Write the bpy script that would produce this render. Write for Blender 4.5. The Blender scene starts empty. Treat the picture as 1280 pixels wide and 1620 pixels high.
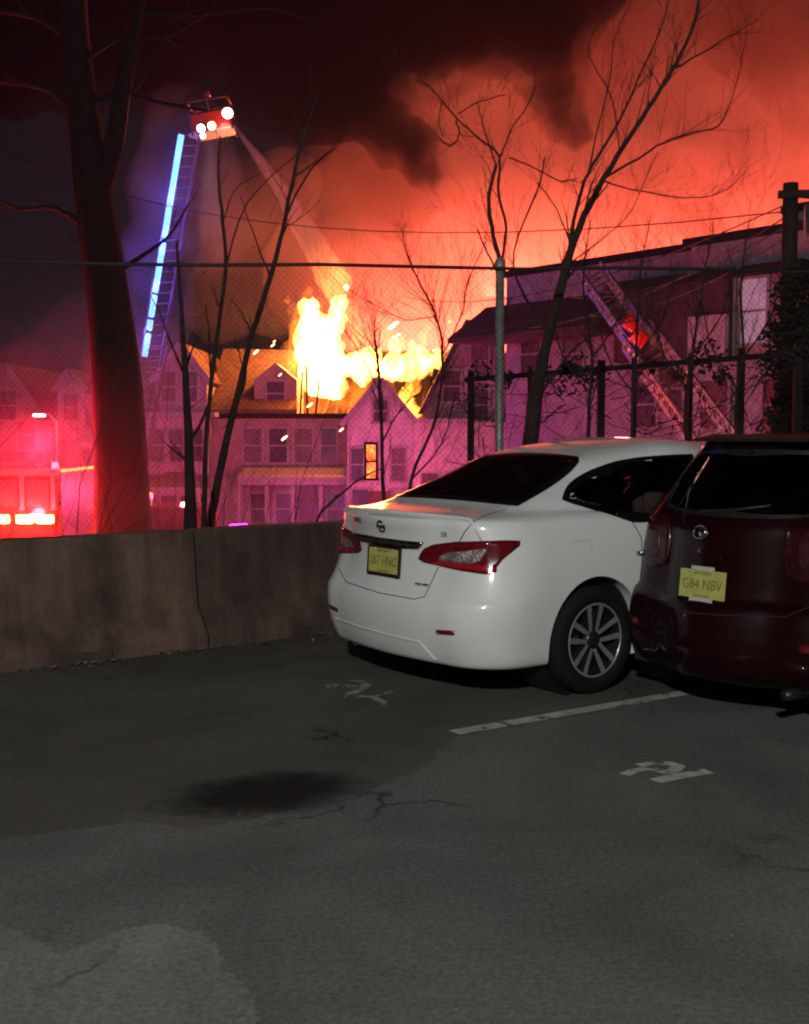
import bpy, bmesh, math, random
from mathutils import Vector, Matrix, noise, Euler
from mathutils.bvhtree import BVHTree
R = math.radians
scene = bpy.context.scene
COL = scene.collection

# ------------------------------------------------------------------ camera
CAM_H = 1.53
PITCH = 3.87
cam_data = bpy.data.cameras.new('camera')
cam_data.sensor_fit = 'VERTICAL'
cam_data.sensor_height = 24.0
cam_data.lens = 24.0 * 1850 / 1620
cam_data.clip_end = 2000
cam = bpy.data.objects.new('camera', cam_data)
COL.objects.link(cam)
cam.location = (0, 0, CAM_H)
cam.rotation_euler = (R(90 - PITCH), 0, 0)
scene.camera = cam

# ------------------------------------------------------------------ night sky
world = bpy.data.worlds.new('World')
scene.world = world
world.use_nodes = True
wn = world.node_tree.nodes
sky = wn.new('ShaderNodeTexSky')
sky.sky_type = 'NISHITA'
sky.sun_disc = False
sky.sun_elevation = R(24)
sky.sun_rotation = R(192)
wn['Background'].inputs['Strength'].default_value = 0.0012
world.node_tree.links.new(sky.outputs[0], wn['Background'].inputs['Color'])

# the moon: one faint sun lamp, from behind the camera
sun_data = bpy.data.lights.new('moon', 'SUN')
sun_data.energy = 0.03
sun_data.angle = R(0.5)
sun_data.color = (1.0, 0.95, 0.88)
sun = bpy.data.objects.new('moon', sun_data)
COL.objects.link(sun)
sun.rotation_euler = (R(66), 0, R(-12))

scene.view_settings.view_transform = 'Standard'
scene.view_settings.look = 'None'
scene.view_settings.exposure = 0.0
scene.view_settings.gamma = 1.0
scene.view_settings.use_curve_mapping = False
cy = scene.cycles
cy.use_denoising = True
try:
    cy.denoiser = 'OPENIMAGEDENOISE'
except Exception:
    pass
cy.filter_width = 2.1
cy.max_bounces = 6
cy.diffuse_bounces = 2
cy.glossy_bounces = 3
cy.transmission_bounces = 4
cy.transparent_max_bounces = 16
cy.volume_bounces = 0
cy.sample_clamp_indirect = 4.0
cy.sample_clamp_direct = 0.0
cy.caustics_reflective = False
cy.caustics_refractive = False

# ------------------------------------------------------------------ helpers
F = 1850.0
_cp, _sp = math.cos(R(PITCH)), math.sin(R(PITCH))
def at(px, py, Y):
    """photograph pixel -> world point at depth Y"""
    a = (px - 640) / F
    b = -(py - 810) / F
    d = Vector((a, _cp + b * _sp, -_sp + b * _cp))
    d *= Y / d.y
    return Vector((d.x, d.y, d.z + CAM_H))

rng = random.Random(7)
WM = {}          # world matrix of every Empty

def nodes_of(name):
    m = bpy.data.materials.new(name)
    m.use_nodes = True
    return m, m.node_tree.nodes, m.node_tree.links, m.node_tree.nodes['Principled BSDF']

def setp(b, **k):
    for n, v in k.items():
        b.inputs[n.replace('_', ' ')].default_value = v

def mat(name, col, rough=0.6, metal=0.0, var=0.15, scale=6.0, bump=0.0, bscale=None, coat=0.0, spec=0.5, detail=6, coords='Object', stretch=None):
    m, n, l, b = nodes_of(name)
    c = (*col, 1) if len(col) == 3 else col
    setp(b, Base_Color=c, Roughness=rough, Metallic=metal)
    b.inputs['Specular IOR Level'].default_value = spec
    b.inputs['Coat Weight'].default_value = coat
    b.inputs['Coat Roughness'].default_value = 0.08
    tc = n.new('ShaderNodeTexCoord')
    src = tc.outputs[coords]
    if stretch:
        mp = n.new('ShaderNodeMapping'); mp.inputs['Scale'].default_value = stretch
        l.new(src, mp.inputs['Vector']); src = mp.outputs[0]
    if var > 0:
        t = n.new('ShaderNodeTexNoise'); t.inputs['Scale'].default_value = scale; t.inputs['Detail'].default_value = detail
        l.new(src, t.inputs['Vector'])
        r = n.new('ShaderNodeValToRGB')
        r.color_ramp.elements[0].position = 0.3; r.color_ramp.elements[1].position = 0.72
        lo = [max(0, x * (1 - var)) for x in c[:3]]; hi = [min(1, x * (1 + var)) for x in c[:3]]
        r.color_ramp.elements[0].color = (*lo, 1); r.color_ramp.elements[1].color = (*hi, 1)
        l.new(t.outputs['Fac'], r.inputs['Fac']); l.new(r.outputs['Color'], b.inputs['Base Color'])
    if bump > 0:
        t2 = n.new('ShaderNodeTexNoise'); t2.inputs['Scale'].default_value = bscale or scale * 4; t2.inputs['Detail'].default_value = 5
        l.new(src, t2.inputs['Vector'])
        bp = n.new('ShaderNodeBump'); bp.inputs['Strength'].default_value = bump; bp.inputs['Distance'].default_value = 0.02
        l.new(t2.outputs['Fac'], bp.inputs['Height']); l.new(bp.outputs['Normal'], b.inputs['Normal'])
    return m

def siding(name, col, pitch=0.14):
    """painted clapboard: grooves as relief, uneven paint"""
    m = mat(name, col, 0.65, var=0.22, scale=2.5)
    n, l = m.node_tree.nodes, m.node_tree.links
    b = n['Principled BSDF']
    tc = n.new('ShaderNodeTexCoord'); sp = n.new('ShaderNodeSeparateXYZ'); l.new(tc.outputs['Object'], sp.inputs[0])
    mm = n.new('ShaderNodeMath'); mm.operation = 'DIVIDE'; mm.inputs[1].default_value = pitch; l.new(sp.outputs['Z'], mm.inputs[0])
    fr = n.new('ShaderNodeMath'); fr.operation = 'FRACT'; l.new(mm.outputs[0], fr.inputs[0])
    bp = n.new('ShaderNodeBump'); bp.inputs['Strength'].default_value = 0.9; bp.inputs['Distance'].default_value = 0.03
    l.new(fr.outputs[0], bp.inputs['Height']); l.new(bp.outputs['Normal'], b.inputs['Normal'])
    return m

def emit(name, col, s):
    m, n, l, b = nodes_of(name)
    setp(b, Base_Color=(*[min(1, c) for c in col], 1), Emission_Color=(*col, 1), Emission_Strength=s)
    return m

def volume_mat(name, col=(1, 1, 1), density=0.1, aniso=0.0, emission=0.0, ecol=(1, .4, .1), absorb=None):
    m = bpy.data.materials.new(name); m.use_nodes = True
    n, l = m.node_tree.nodes, m.node_tree.links
    n.remove(n['Principled BSDF'])
    v = n.new('ShaderNodeVolumePrincipled')
    v.inputs['Color'].default_value = (*col, 1)
    v.inputs['Density'].default_value = density
    v.inputs['Anisotropy'].default_value = aniso
    if absorb: v.inputs['Absorption Color'].default_value = (*absorb, 1)
    v.inputs['Emission Strength'].default_value = emission
    v.inputs['Emission Color'].default_value = (*ecol, 1)
    v.inputs['Density Attribute'].default_value = ''
    l.new(v.outputs[0], n['Material Output'].inputs['Volume'])
    return m

def wispy(m, scale, lo, hi, detail=4.0, stretch=(1, 1, 1), dist=0.6, target='Density', floor=0.0, rough=.6):
    """break a volume up: its density or glow follows turbulent noise"""
    n, l = m.node_tree.nodes, m.node_tree.links
    v = [x for x in n if x.type == 'PRINCIPLED_VOLUME'][0]
    tc = n.new('ShaderNodeTexCoord'); mp = n.new('ShaderNodeMapping'); mp.inputs['Scale'].default_value = stretch; l.new(tc.outputs['Object'], mp.inputs['Vector'])
    t = n.new('ShaderNodeTexNoise'); t.inputs['Scale'].default_value = scale; t.inputs['Detail'].default_value = detail; t.inputs['Distortion'].default_value = dist; t.inputs['Roughness'].default_value = rough
    l.new(mp.outputs[0], t.inputs['Vector'])
    mr = n.new('ShaderNodeMapRange'); mr.interpolation_type = 'SMOOTHSTEP'; mr.inputs['From Min'].default_value = lo; mr.inputs['From Max'].default_value = hi
    d = v.inputs[target].default_value; mr.inputs['To Min'].default_value = d * floor; mr.inputs['To Max'].default_value = d
    l.new(t.outputs['Fac'], mr.inputs['Value']); l.new(mr.outputs[0], v.inputs[target]); return m

def tag(o, label=None, cat=None, group=None, kind=None):
    if label: o['label'] = label
    if cat: o['category'] = cat
    if group: o['group'] = group
    if kind: o['kind'] = kind
    return o

def thing(name, label, cat, loc=(0, 0, 0), rz=0.0, group=None):
    o = bpy.data.objects.new(name, None)
    COL.objects.link(o)
    o.empty_display_size = 0.2
    o.location = loc; o.rotation_euler = (0, 0, rz)
    WM[o.name] = Matrix.Translation(Vector(loc)) @ Matrix.Rotation(rz, 4, 'Z')
    return tag(o, label, cat, group)

def link_mesh(name, me, m, parent=None, smooth=False):
    o = bpy.data.objects.new(name, me)
    COL.objects.link(o)
    if m is not None and not me.materials:
        for x in (m if isinstance(m, (list, tuple)) else [m]): me.materials.append(x)
    if smooth:
        for p in me.polygons: p.use_smooth = True
    if parent is not None: o.parent = parent
    return o

class MB:
    """collects shapes; build() links them as one mesh object"""
    def __init__(s): s.v = []; s.f = []; s.mi = []; s.cur = 0
    def add(s, vs, fs):
        k = len(s.v); s.v += [Vector(v) for v in vs]
        s.f += [tuple(i + k for i in f) for f in fs]; s.mi += [s.cur] * len(fs); return s
    def box(s, c, size, rz=0.0, rot=None, bev=0.0):
        c = Vector(c); h = Vector(size) / 2
        M = rot if rot is not None else Matrix.Rotation(rz, 3, 'Z')
        if bev <= 0:
            vs = [c + M @ Vector((x * h.x, y * h.y, z * h.z)) for z in (-1, 1) for (x, y) in ((-1, -1), (1, -1), (1, 1), (-1, 1))]
            return s.add(vs, [(3, 2, 1, 0), (4, 5, 6, 7), (0, 1, 5, 4), (1, 2, 6, 5), (2, 3, 7, 6), (3, 0, 4, 7)])
        bm = bmesh.new(); bmesh.ops.create_cube(bm, size=1)
        for v in bm.verts: v.co = Vector((v.co.x * size[0], v.co.y * size[1], v.co.z * size[2]))
        bmesh.ops.bevel(bm, geom=bm.edges[:], offset=bev, segments=2, affect='EDGES', profile=0.6)
        bm.verts.index_update()
        s.add([c + M @ v.co for v in bm.verts], [[v.index for v in f.verts] for f in bm.faces]); bm.free(); return s
    def tube(s, pts, r, n=6, cap=True):
        pts = [Vector(p) for p in pts]
        rs = r if isinstance(r, (list, tuple)) else [r] * len(pts)
        vs = []; fs = []
        up0 = Vector((0.13, 0.31, 0.94))
        for i, p in enumerate(pts):
            d = (pts[min(i + 1, len(pts) - 1)] - pts[max(i - 1, 0)])
            if d.length < 1e-9: d = Vector((0, 0, 1))
            d.normalize()
            u = d.cross(up0)
            if u.length < 1e-3: u = d.cross(Vector((1, 0, 0)))
            u.normalize(); w = d.cross(u)
            for k in range(n):
                a = 2 * math.pi * k / n
                vs.append(p + (u * math.cos(a) + w * math.sin(a)) * rs[i])
        for i in range(len(pts) - 1):
            for k in range(n):
                fs.append((i * n + k, i * n + (k + 1) % n, (i + 1) * n + (k + 1) % n, (i + 1) * n + k))
        if cap:
            fs.append(tuple(range(n))[::-1]); fs.append(tuple(range((len(pts) - 1) * n, len(pts) * n)))
        return s.add(vs, fs)
    def bar(s, a, b, w, h=None):
        """square bar from a to b"""
        a = Vector(a); b = Vector(b); d = b - a; L = d.length
        q = d.to_track_quat('X', 'Z').to_matrix()
        return s.box((a + b) / 2, (L, w, h or w), rot=q)
    def prism(s, poly, ext):
        """poly: list of 3d points (planar), extruded by ext"""
        n = len(poly); ext = Vector(ext)
        vs = [Vector(p) for p in poly] + [Vector(p) + ext for p in poly]
        fs = [tuple(range(n))[::-1], tuple(range(n, 2 * n))] + [(i, (i + 1) % n, n + (i + 1) % n, n + i) for i in range(n)]
        return s.add(vs, fs)
    def lathe(s, prof, n=32, M=None):
        """prof: (r, h) pairs turned about local Z"""
        M = M or Matrix.Identity(4)
        vs = []; fs = []
        for (r, h) in prof:
            for k in range(n):
                a = 2 * math.pi * k / n
                vs.append(M @ Vector((r * math.cos(a), r * math.sin(a), h)))
        for i in range(len(prof) - 1):
            for k in range(n):
                fs.append((i * n + k, i * n + (k + 1) % n, (i + 1) * n + (k + 1) % n, (i + 1) * n + k))
        return s.add(vs, fs)
    def build(s, name, m, parent=None, smooth=False, world=False, fixn=True):
        vs = s.v
        if world and parent is not None:
            rt = parent
            while rt.parent is not None: rt = rt.parent
            I = WM[rt.name].inverted(); vs = [I @ v for v in vs]
        me = bpy.data.meshes.new(name)
        me.from_pydata([tuple(v) for v in vs], [], s.f)
        if fixn:
            bm = bmesh.new(); bm.from_mesh(me); bmesh.ops.recalc_face_normals(bm, faces=bm.faces[:]); bm.to_mesh(me); bm.free()
        ms = m if isinstance(m, (list, tuple)) else [m]
        for x in ms: me.materials.append(x)
        if len(ms) > 1:
            me.polygons.foreach_set('material_index', s.mi)
        o = link_mesh(name, me, None, parent, smooth)
        return o

def point_light(name, loc, col, energy, r=0.3, parent=None, kind='POINT', **k):
    d = bpy.data.lights.new(name, kind)
    d.color = col; d.energy = energy
    d.shadow_soft_size = r
    for a, b in k.items(): setattr(d, a, b)
    o = bpy.data.objects.new(name, d); COL.objects.link(o)
    if parent is not None:
        o.parent = parent; o.location = WM[parent.name].inverted() @ Vector(loc)
    else: o.location = loc
    return o
def aim(o, d):
    o.rotation_euler = Vector(d).to_track_quat('-Z', 'Y').to_euler()

_mbn = [0]
def blob_mesh(name, balls, res=0.6, amp=0.4, nscale=0.5, octaves=3):
    """union of soft balls, its skin pushed in and out by noise"""
    _mbn[0] += 1
    mb = bpy.data.metaballs.new('soft%s' % chr(64 + _mbn[0]) * 3); mb.resolution = res; mb.threshold = 0.25
    for (p, r) in balls:
        e = mb.elements.new(); e.co = p; e.radius = r * 1.55
    ob = bpy.data.objects.new('soft%s' % chr(64 + _mbn[0]) * 3, mb); COL.objects.link(ob)
    dg = bpy.context.evaluated_depsgraph_get(); dg.update()
    me = bpy.data.meshes.new_from_object(ob.evaluated_get(dg)); me.name = name
    bpy.data.objects.remove(ob); bpy.data.metaballs.remove(mb)
    bm = bmesh.new(); bm.from_mesh(me)
    bm.normal_update()
    for v in bm.verts:
        h = 0; a = 1.0; s = nscale
        for _ in range(octaves):
            h += a * noise.noise(v.co * s + Vector((3.1, 7.7, 1.3))); a *= 0.5; s *= 2.1
        v.co += v.normal * h * amp
    bm.to_mesh(me); bm.free(); me.materials.clear()
    return me
# ================================================================== setting
STREET = -2.8
# the line of the barrier: a point and its direction
BP = Vector((-2.577, 7.45, 0)); BD = Vector((2.044, 1.51, 0)).normalized(); BN = Vector((-BD.y, BD.x, 0))

def asphalt(name, dark=True, gain=1.0):
    m, n, l, b = nodes_of(name)
    tc = n.new('ShaderNodeTexCoord'); V = tc.outputs['Object']
    def nz(scale, detail=5, rough=0.55, dist=0.0):
        t = n.new('ShaderNodeTexNoise'); t.inputs['Scale'].default_value = scale; t.inputs['Detail'].default_value = detail
        t.inputs['Roughness'].default_value = rough; t.inputs['Distortion'].default_value = dist; l.new(V, t.inputs['Vector']); return t.outputs['Fac']
    def ramp(fac, a, bb, ca, cb):
        r = n.new('ShaderNodeValToRGB'); e = r.color_ramp.elements
        e[0].position = a; e[1].position = bb; e[0].color = (*ca, 1); e[1].color = (*cb, 1); l.new(fac, r.inputs['Fac']); return r.outputs['Color']
    def mix(fac, a, bb, mode='MIX'):
        x = n.new('ShaderNodeMix'); x.data_type = 'RGBA'; x.blend_type = mode
        if isinstance(fac, (int, float)): x.inputs['Factor'].default_value = fac
        else: l.new(fac, x.inputs['Factor'])
        for s, k in ((a, 6), (bb, 7)):
            if isinstance(s, tuple): x.inputs[k].default_value = (*s, 1)
            else: l.new(s, x.inputs[k])
        return x.outputs[2]
    base = ramp(nz(0.55, 7, 0.6), 0.28, 0.74, (0.080, 0.073, 0.064) if dark else (0.108, 0.107, 0.101), (0.122, 0.112, 0.099) if dark else (0.155, 0.153, 0.145))
    grain = ramp(nz(55, 3, 0.7), 0.3, 0.75, (0.55, 0.55, 0.55), (1.45, 1.45, 1.45))
    c = mix(0.8, base, grain, 'MULTIPLY')
    # worn pale chips
    chips = ramp(nz(9.0, 6, 0.75), 0.69, 0.76, (0, 0, 0), (0.5, 0.5, 0.5))
    c = mix(chips, c, (0.19, 0.185, 0.17))
    # hairline cracks
    vo = n.new('ShaderNodeTexVoronoi'); vo.feature = 'DISTANCE_TO_EDGE'; vo.inputs['Scale'].default_value = 0.62
    dn = n.new('ShaderNodeTexNoise'); dn.inputs['Scale'].default_value = 2.5; dn.inputs['Detail'].default_value = 5; l.new(V, dn.inputs['Vector'])
    ad = n.new('ShaderNodeMixRGB'); ad.blend_type = 'LINEAR_LIGHT'; ad.inputs[0].default_value = 0.35; l.new(V, ad.inputs[1]); l.new(dn.outputs['Color'], ad.inputs[2]); l.new(ad.outputs[0], vo.inputs['Vector'])
    crack = ramp(vo.outputs['Distance'], 0.003, 0.012, (1, 1, 1), (0, 0, 0))
    gate = ramp(nz(0.8, 2), 0.52, 0.6, (0, 0, 0), (0.8, 0.8, 0.8))
    ck = mix(1.0, crack, gate, 'MULTIPLY')
    c = mix(ck, c, (0.012, 0.011, 0.010))
    mott = ramp(nz(0.9, 8, 0.62, 0.8), 0.32, 0.70, (0.72 * gain,) * 3, (1.22 * gain,) * 3)
    c = mix(1.0, c, mott, 'MULTIPLY')
    l.new(c, b.inputs['Base Color'])
    b.inputs['Roughness'].default_value = 0.85
    b.inputs['Specular IOR Level'].default_value = 0.3
    bp = n.new('ShaderNodeBump'); bp.inputs['Strength'].default_value = 0.22; bp.inputs['Distance'].default_value = 0.01
    h = mix(0.5, nz(60, 3, 0.7), nz(6, 5), 'MIX'); l.new(h, bp.inputs['Height']); l.new(bp.outputs['Normal'], b.inputs['Normal'])
    return m
M_ASPHALT = asphalt('lot_asphalt')
M_ROAD = mat('street_asphalt', (0.05, 0.05, 0.05), 0.55, var=0.3, scale=1.5, bump=0.3)
M_SOIL = mat('soil', (0.055, 0.04, 0.03), 0.95, var=0.4, scale=3, bump=0.8)

# terrain: level behind and before the barrier, then a bank down to the street
def terrain():
    xs = [-400, -200, -100, -60, -40] + [-30 + i * 1.5 for i in range(47)] + [45, 60, 100, 200, 400]
    ys = [-60, -30] + [-12 + i * 1.0 for i in range(47)] + [37, 41, 46, 52, 60, 80, 120, 250, 600]
    vs = []; fs = []
    for y in ys:
        for x in xs:
            d = (Vector((x, y, 0)) - BP).dot(BN)
            if x > 6: d -= 0
            t = min(1, max(0, (d - 1.2) / 7.0)); t = t * t * (3 - 2 * t)
            z = STREET * t
            if 1.2 < d < 9: z += 0.12 * noise.noise(Vector((x * .8, y * .8, 0)))
            vs.append((x, y, z - 0.006))
    W = len(xs)
    for j in range(len(ys) - 1):
        for i in range(W - 1):
            fs.append((j * W + i, j * W + i + 1, (j + 1) * W + i + 1, (j + 1) * W + i))
    m = MB(); m.add(vs, fs)
    o = m.build('ground', M_SOIL, smooth=True, fixn=False); tag(o, kind='structure')
terrain()
# parking lot sheet in front of the barrier
m = MB(); a = BP - BD * 30 + BN * 0.35; b = BP + BD * 34 + BN * 0.35
m.add([a, b, b - BN * 40, a - BN * 40], [(3, 2, 1, 0)])
tag(m.build('parking_lot', M_ASPHALT, fixn=False), kind='structure')
# street sheet
m = MB(); m.add([(-120, 20, STREET + 0.006), (120, 20, STREET + 0.006), (120, 41, STREET + 0.006), (-120, 41, STREET + 0.006)], [(0, 1, 2, 3)])
tag(m.build('street', M_ROAD, fixn=False), kind='structure')
m = MB(); m.box((0, 42.2, STREET + 0.07), (240, 2.2, 0.15))
tag(m.build('sidewalk', mat('sidewalk_concrete', (0.3, 0.29, 0.27), 0.85, var=0.2, scale=2, bump=0.3)), kind='structure')

# ------------------------------------------------------------------ lot markings and stains
M_LINE = mat('worn_line_paint', (0.42, 0.42, 0.39), 0.8, var=0.45, scale=9, bump=0.3)
def ground_at(px, py):
    a = (px - 640) / F; b = -(py - 810) / F
    d = Vector((a, _cp + b * _sp, -_sp + b * _cp))
    t = -CAM_H / d.z
    return Vector((d.x * t, d.y * t, 0))
def worn(name, col, thr, scale=5, rough=0.8):
    """paint worn through: the gaps are cut away by alpha"""
    m = mat(name, col, rough, var=0.3, scale=9, bump=0.2)
    n, l = m.node_tree.nodes, m.node_tree.links
    tc = n.new('ShaderNodeTexCoord'); t = n.new('ShaderNodeTexNoise'); t.inputs['Scale'].default_value = scale; t.inputs['Detail'].default_value = 8; t.inputs['Roughness'].default_value = .7
    l.new(tc.outputs['Object'], t.inputs['Vector'])
    r = n.new('ShaderNodeValToRGB'); r.color_ramp.elements[0].position = thr; r.color_ramp.elements[1].position = thr + 0.10
    l.new(t.outputs['Fac'], r.inputs['Fac']); l.new(r.outputs['Color'], n['Principled BSDF'].inputs['Alpha'])
    return m
M_WORN = worn('worn_white_paint', (0.38, 0.38, 0.35), 0.36, 7)
M_WORN2 = worn('nearly_gone_paint', (0.30, 0.295, 0.27), 0.49, 7)
def stroke_quads(pts, w, z):
    m = MB()
    pts = [Vector(p) for p in pts]
    L = []; Rr = []
    for i, p in enumerate(pts):
        d = (pts[min(i + 1, len(pts) - 1)] - pts[max(i - 1, 0)]).normalized(); nn = Vector((-d.y, d.x, 0))
        L.append(p + nn * w / 2 + Vector((0, 0, z))); Rr.append(p - nn * w / 2 + Vector((0, 0, z)))
    for i in range(len(pts) - 1): m.add([Rr[i], Rr[i + 1], L[i + 1], L[i]], [(0, 1, 2, 3)])
    return m
la, lb = ground_at(718, 1160), ground_at(1052, 1102)
lb = la + (lb - la) * 1.9
pts = [la + (lb - la) * (i / 12) for i in range(13)]
m = MB()
o = stroke_quads(pts, 0.10, 0.004).build('bay_line', M_WORN, fixn=False); tag(o, kind='structure')
# numerals painted on the asphalt, read along the bays
def glyph(strokes, org, ex, ey, w, name, matl):
    root = MB()
    for st in strokes:
        q = stroke_quads([org + ex * p[0] + ey * p[1] for p in st], w, 0.004); root.add(q.v, q.f)
    o = root.build(name, matl, fixn=False); return tag(o, kind='structure')
# "2" and "1" stroke shapes in pixel space of the photograph, laid on the ground
two = [(988, 1226), (1010, 1218), (1040, 1211), (1066, 1210), (1072, 1215), (1050, 1222), (1030, 1228)]
m = MB()
for poly, w in (([(988, 1227), (1004, 1220), (1024, 1217), (1042, 1219)], .055), ([(1012, 1213), (1036, 1209), (1060, 1209), (1073, 1213), (1066, 1219), (1048, 1225)], .07),
                ([(1036, 1237), (1062, 1231), (1090, 1226), (1122, 1221)], .075)):
    q = stroke_quads([ground_at(*p) for p in poly], w, 0.004); m.add(q.v, q.f)
tag(m.build('bay_number', worn('number_paint', (0.42, 0.42, 0.39), 0.37, 9), fixn=False), kind='structure')
m = MB()
for poly, w in (([(515, 1086), (540, 1084), (562, 1088)], .09), ([(548, 1076), (572, 1079), (580, 1086), (556, 1098), (545, 1104), (590, 1102), (622, 1095)], .06), ([(590, 1104), (606, 1112), (614, 1118)], .05)):
    q = stroke_quads([ground_at(*p) for p in poly], w, 0.004); m.add(q.v, q.f)
tag(m.build('bay_number', worn('old_number_paint', (0.30, 0.295, 0.27), 0.45, 7), fixn=False), kind='structure')
def ground_patch(name, poly, matl, z, jitter=0.03, sub=3):
    pts = [ground_at(*p) for p in poly]
    out = []
    for i in range(len(pts)):
        a, b = pts[i], pts[(i + 1) % len(pts)]
        for k in range(sub):
            p = a.lerp(b, k / sub); p += Vector((rng.uniform(-1, 1), rng.uniform(-1, 1), 0)) * jitter * (p - a).length ** .3; p.z = z; out.append(p)
    m = MB(); m.add(out, [tuple(range(len(out)))[::-1]])
    o = m.build(name, matl, fixn=False); 
    if o.data.polygons[0].normal.z < 0: o.data.flip_normals()
    return tag(o, kind='structure')
def stain_mat(name, col, rough, cx, rad, soft=0.45, spec=.5, speck=False):
    """a spill whose thin uneven rim fades into the asphalt"""
    m, n, l, b = nodes_of(name)
    setp(b, Base_Color=(*col, 1), Roughness=rough); b.inputs['Specular IOR Level'].default_value = spec
    tc = n.new('ShaderNodeTexCoord'); mp = n.new('ShaderNodeMapping'); mp.vector_type = 'TEXTURE'
    mp.inputs['Location'].default_value = cx; mp.inputs['Scale'].default_value = (rad[0], rad[1], 1); mp.inputs['Rotation'].default_value = (0, 0, rad[2])
    l.new(tc.outputs['Object'], mp.inputs['Vector'])
    ln = n.new('ShaderNodeVectorMath'); ln.operation = 'LENGTH'; l.new(mp.outputs[0], ln.inputs[0])
    t = n.new('ShaderNodeTexNoise'); t.inputs['Scale'].default_value = 5.5; t.inputs['Detail'].default_value = 9; t.inputs['Roughness'].default_value = .68; l.new(tc.outputs['Object'], t.inputs['Vector'])
    mu = n.new('ShaderNodeMath'); mu.operation = 'MULTIPLY_ADD'; l.new(t.outputs['Fac'], mu.inputs[0]); mu.inputs[1].default_value = 0.9; l.new(ln.outputs['Value'], mu.inputs[2])
    r = n.new('ShaderNodeValToRGB'); r.color_ramp.elements[0].position = 1.0 - soft; r.color_ramp.elements[1].position = 1.45
    mr = n.new('ShaderNodeMapRange'); l.new(mu.outputs[0], mr.inputs['Value']); mr.inputs['From Min'].default_value = 1.35 - soft; mr.inputs['From Max'].default_value = 1.35
    mr.inputs['To Min'].default_value = 0.66; mr.inputs['To Max'].default_value = 0.0
    if speck:
        t2 = n.new('ShaderNodeTexNoise'); t2.inputs['Scale'].default_value = 13; t2.inputs['Detail'].default_value = 8; t2.inputs['Roughness'].default_value = .75; l.new(tc.outputs['Object'], t2.inputs['Vector'])
        m2 = n.new('ShaderNodeMapRange'); l.new(t2.outputs['Fac'], m2.inputs['Value']); m2.inputs['From Min'].default_value = .50; m2.inputs['From Max'].default_value = .62
        mm = n.new('ShaderNodeMath'); mm.operation = 'MULTIPLY'; l.new(mr.outputs[0], mm.inputs[0]); l.new(m2.outputs[0], mm.inputs[1]); l.new(mm.outputs[0], b.inputs['Alpha'])
    else: l.new(mr.outputs[0], b.inputs['Alpha'])
    return m
sa, sb = ground_at(235, 1280), ground_at(590, 1232)
c = (sa + sb) / 2; dv = sb - sa
m_st = stain_mat('oil_stain', (0.020, 0.016, 0.013), 0.9, (c.x, c.y, 0), (dv.length * .56, 0.36, math.atan2(dv.y, dv.x)), .5, .05)
m = MB(); ex = dv.normalized() * 2.4; ey = Vector((-ex.y, ex.x, 0)).normalized() * 1.1; zz = Vector((0, 0, .0035))
m.add([c - ex - ey + zz, c + ex - ey + zz, c + ex + ey + zz, c - ex + ey + zz], [(0, 1, 2, 3)])
tag(m.build('oil_stain', m_st, fixn=False), kind='structure')
# repaved patch in the near left corner and a paler overlay
M_PATCH = mat('patch_asphalt', (0.165, 0.162, 0.152), 0.9, var=0.28, scale=7, bump=0.0, detail=12)
ground_patch('asphalt_patch', [(-120, 1640), (-120, 1470), (0, 1466), (50, 1482), (92, 1512), (140, 1495), (200, 1470), (262, 1462), (320, 1478), (345, 1500), (352, 1536), (385, 1560), (405, 1600), (410, 1650)], asphalt('repair_asphalt', False, 1.35), 0.004, 0.028, 9)
ground_patch('asphalt_overlay', [(-300, 1345), (60, 1322), (210, 1300), (300, 1312), (400, 1296), (480, 1280), (600, 1244), (680, 1208), (722, 1166), (880, 1138), (1055, 1107), (1300, 1066), (1700, 1040), (1800, 1800), (-900, 1800)], asphalt('grey_overlay_asphalt', False), 0.0022, 0.05, 5)
def spill(name, col, px, r, off=0):
    c = ground_at(*px)
    mm = stain_mat(name + '_paint', col, 0.9, (c.x, c.y, 0), (r[0], r[1], r[2]), .6, .2, True)
    m = MB(); k = max(r[0], r[1]) * 1.6; m.add([c + Vector((-k, -k, .003 + off)), c + Vector((k, -k, .003 + off)), c + Vector((k, k, .003 + off)), c + Vector((-k, k, .003 + off))], [(0, 1, 2, 3)])
    tag(m.build(name, mm, fixn=False), kind='structure')
spill('cement_smear', (0.24, 0.235, 0.22), (405, 1304), (0.45, 0.22, .4))
spill('cement_smear', (0.20, 0.195, 0.18), (220, 1320), (0.65, 0.16, .5), .0006)
spill('cement_smear', (0.22, 0.215, 0.2), (352, 1172), (0.32, 0.12, .4))

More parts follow.
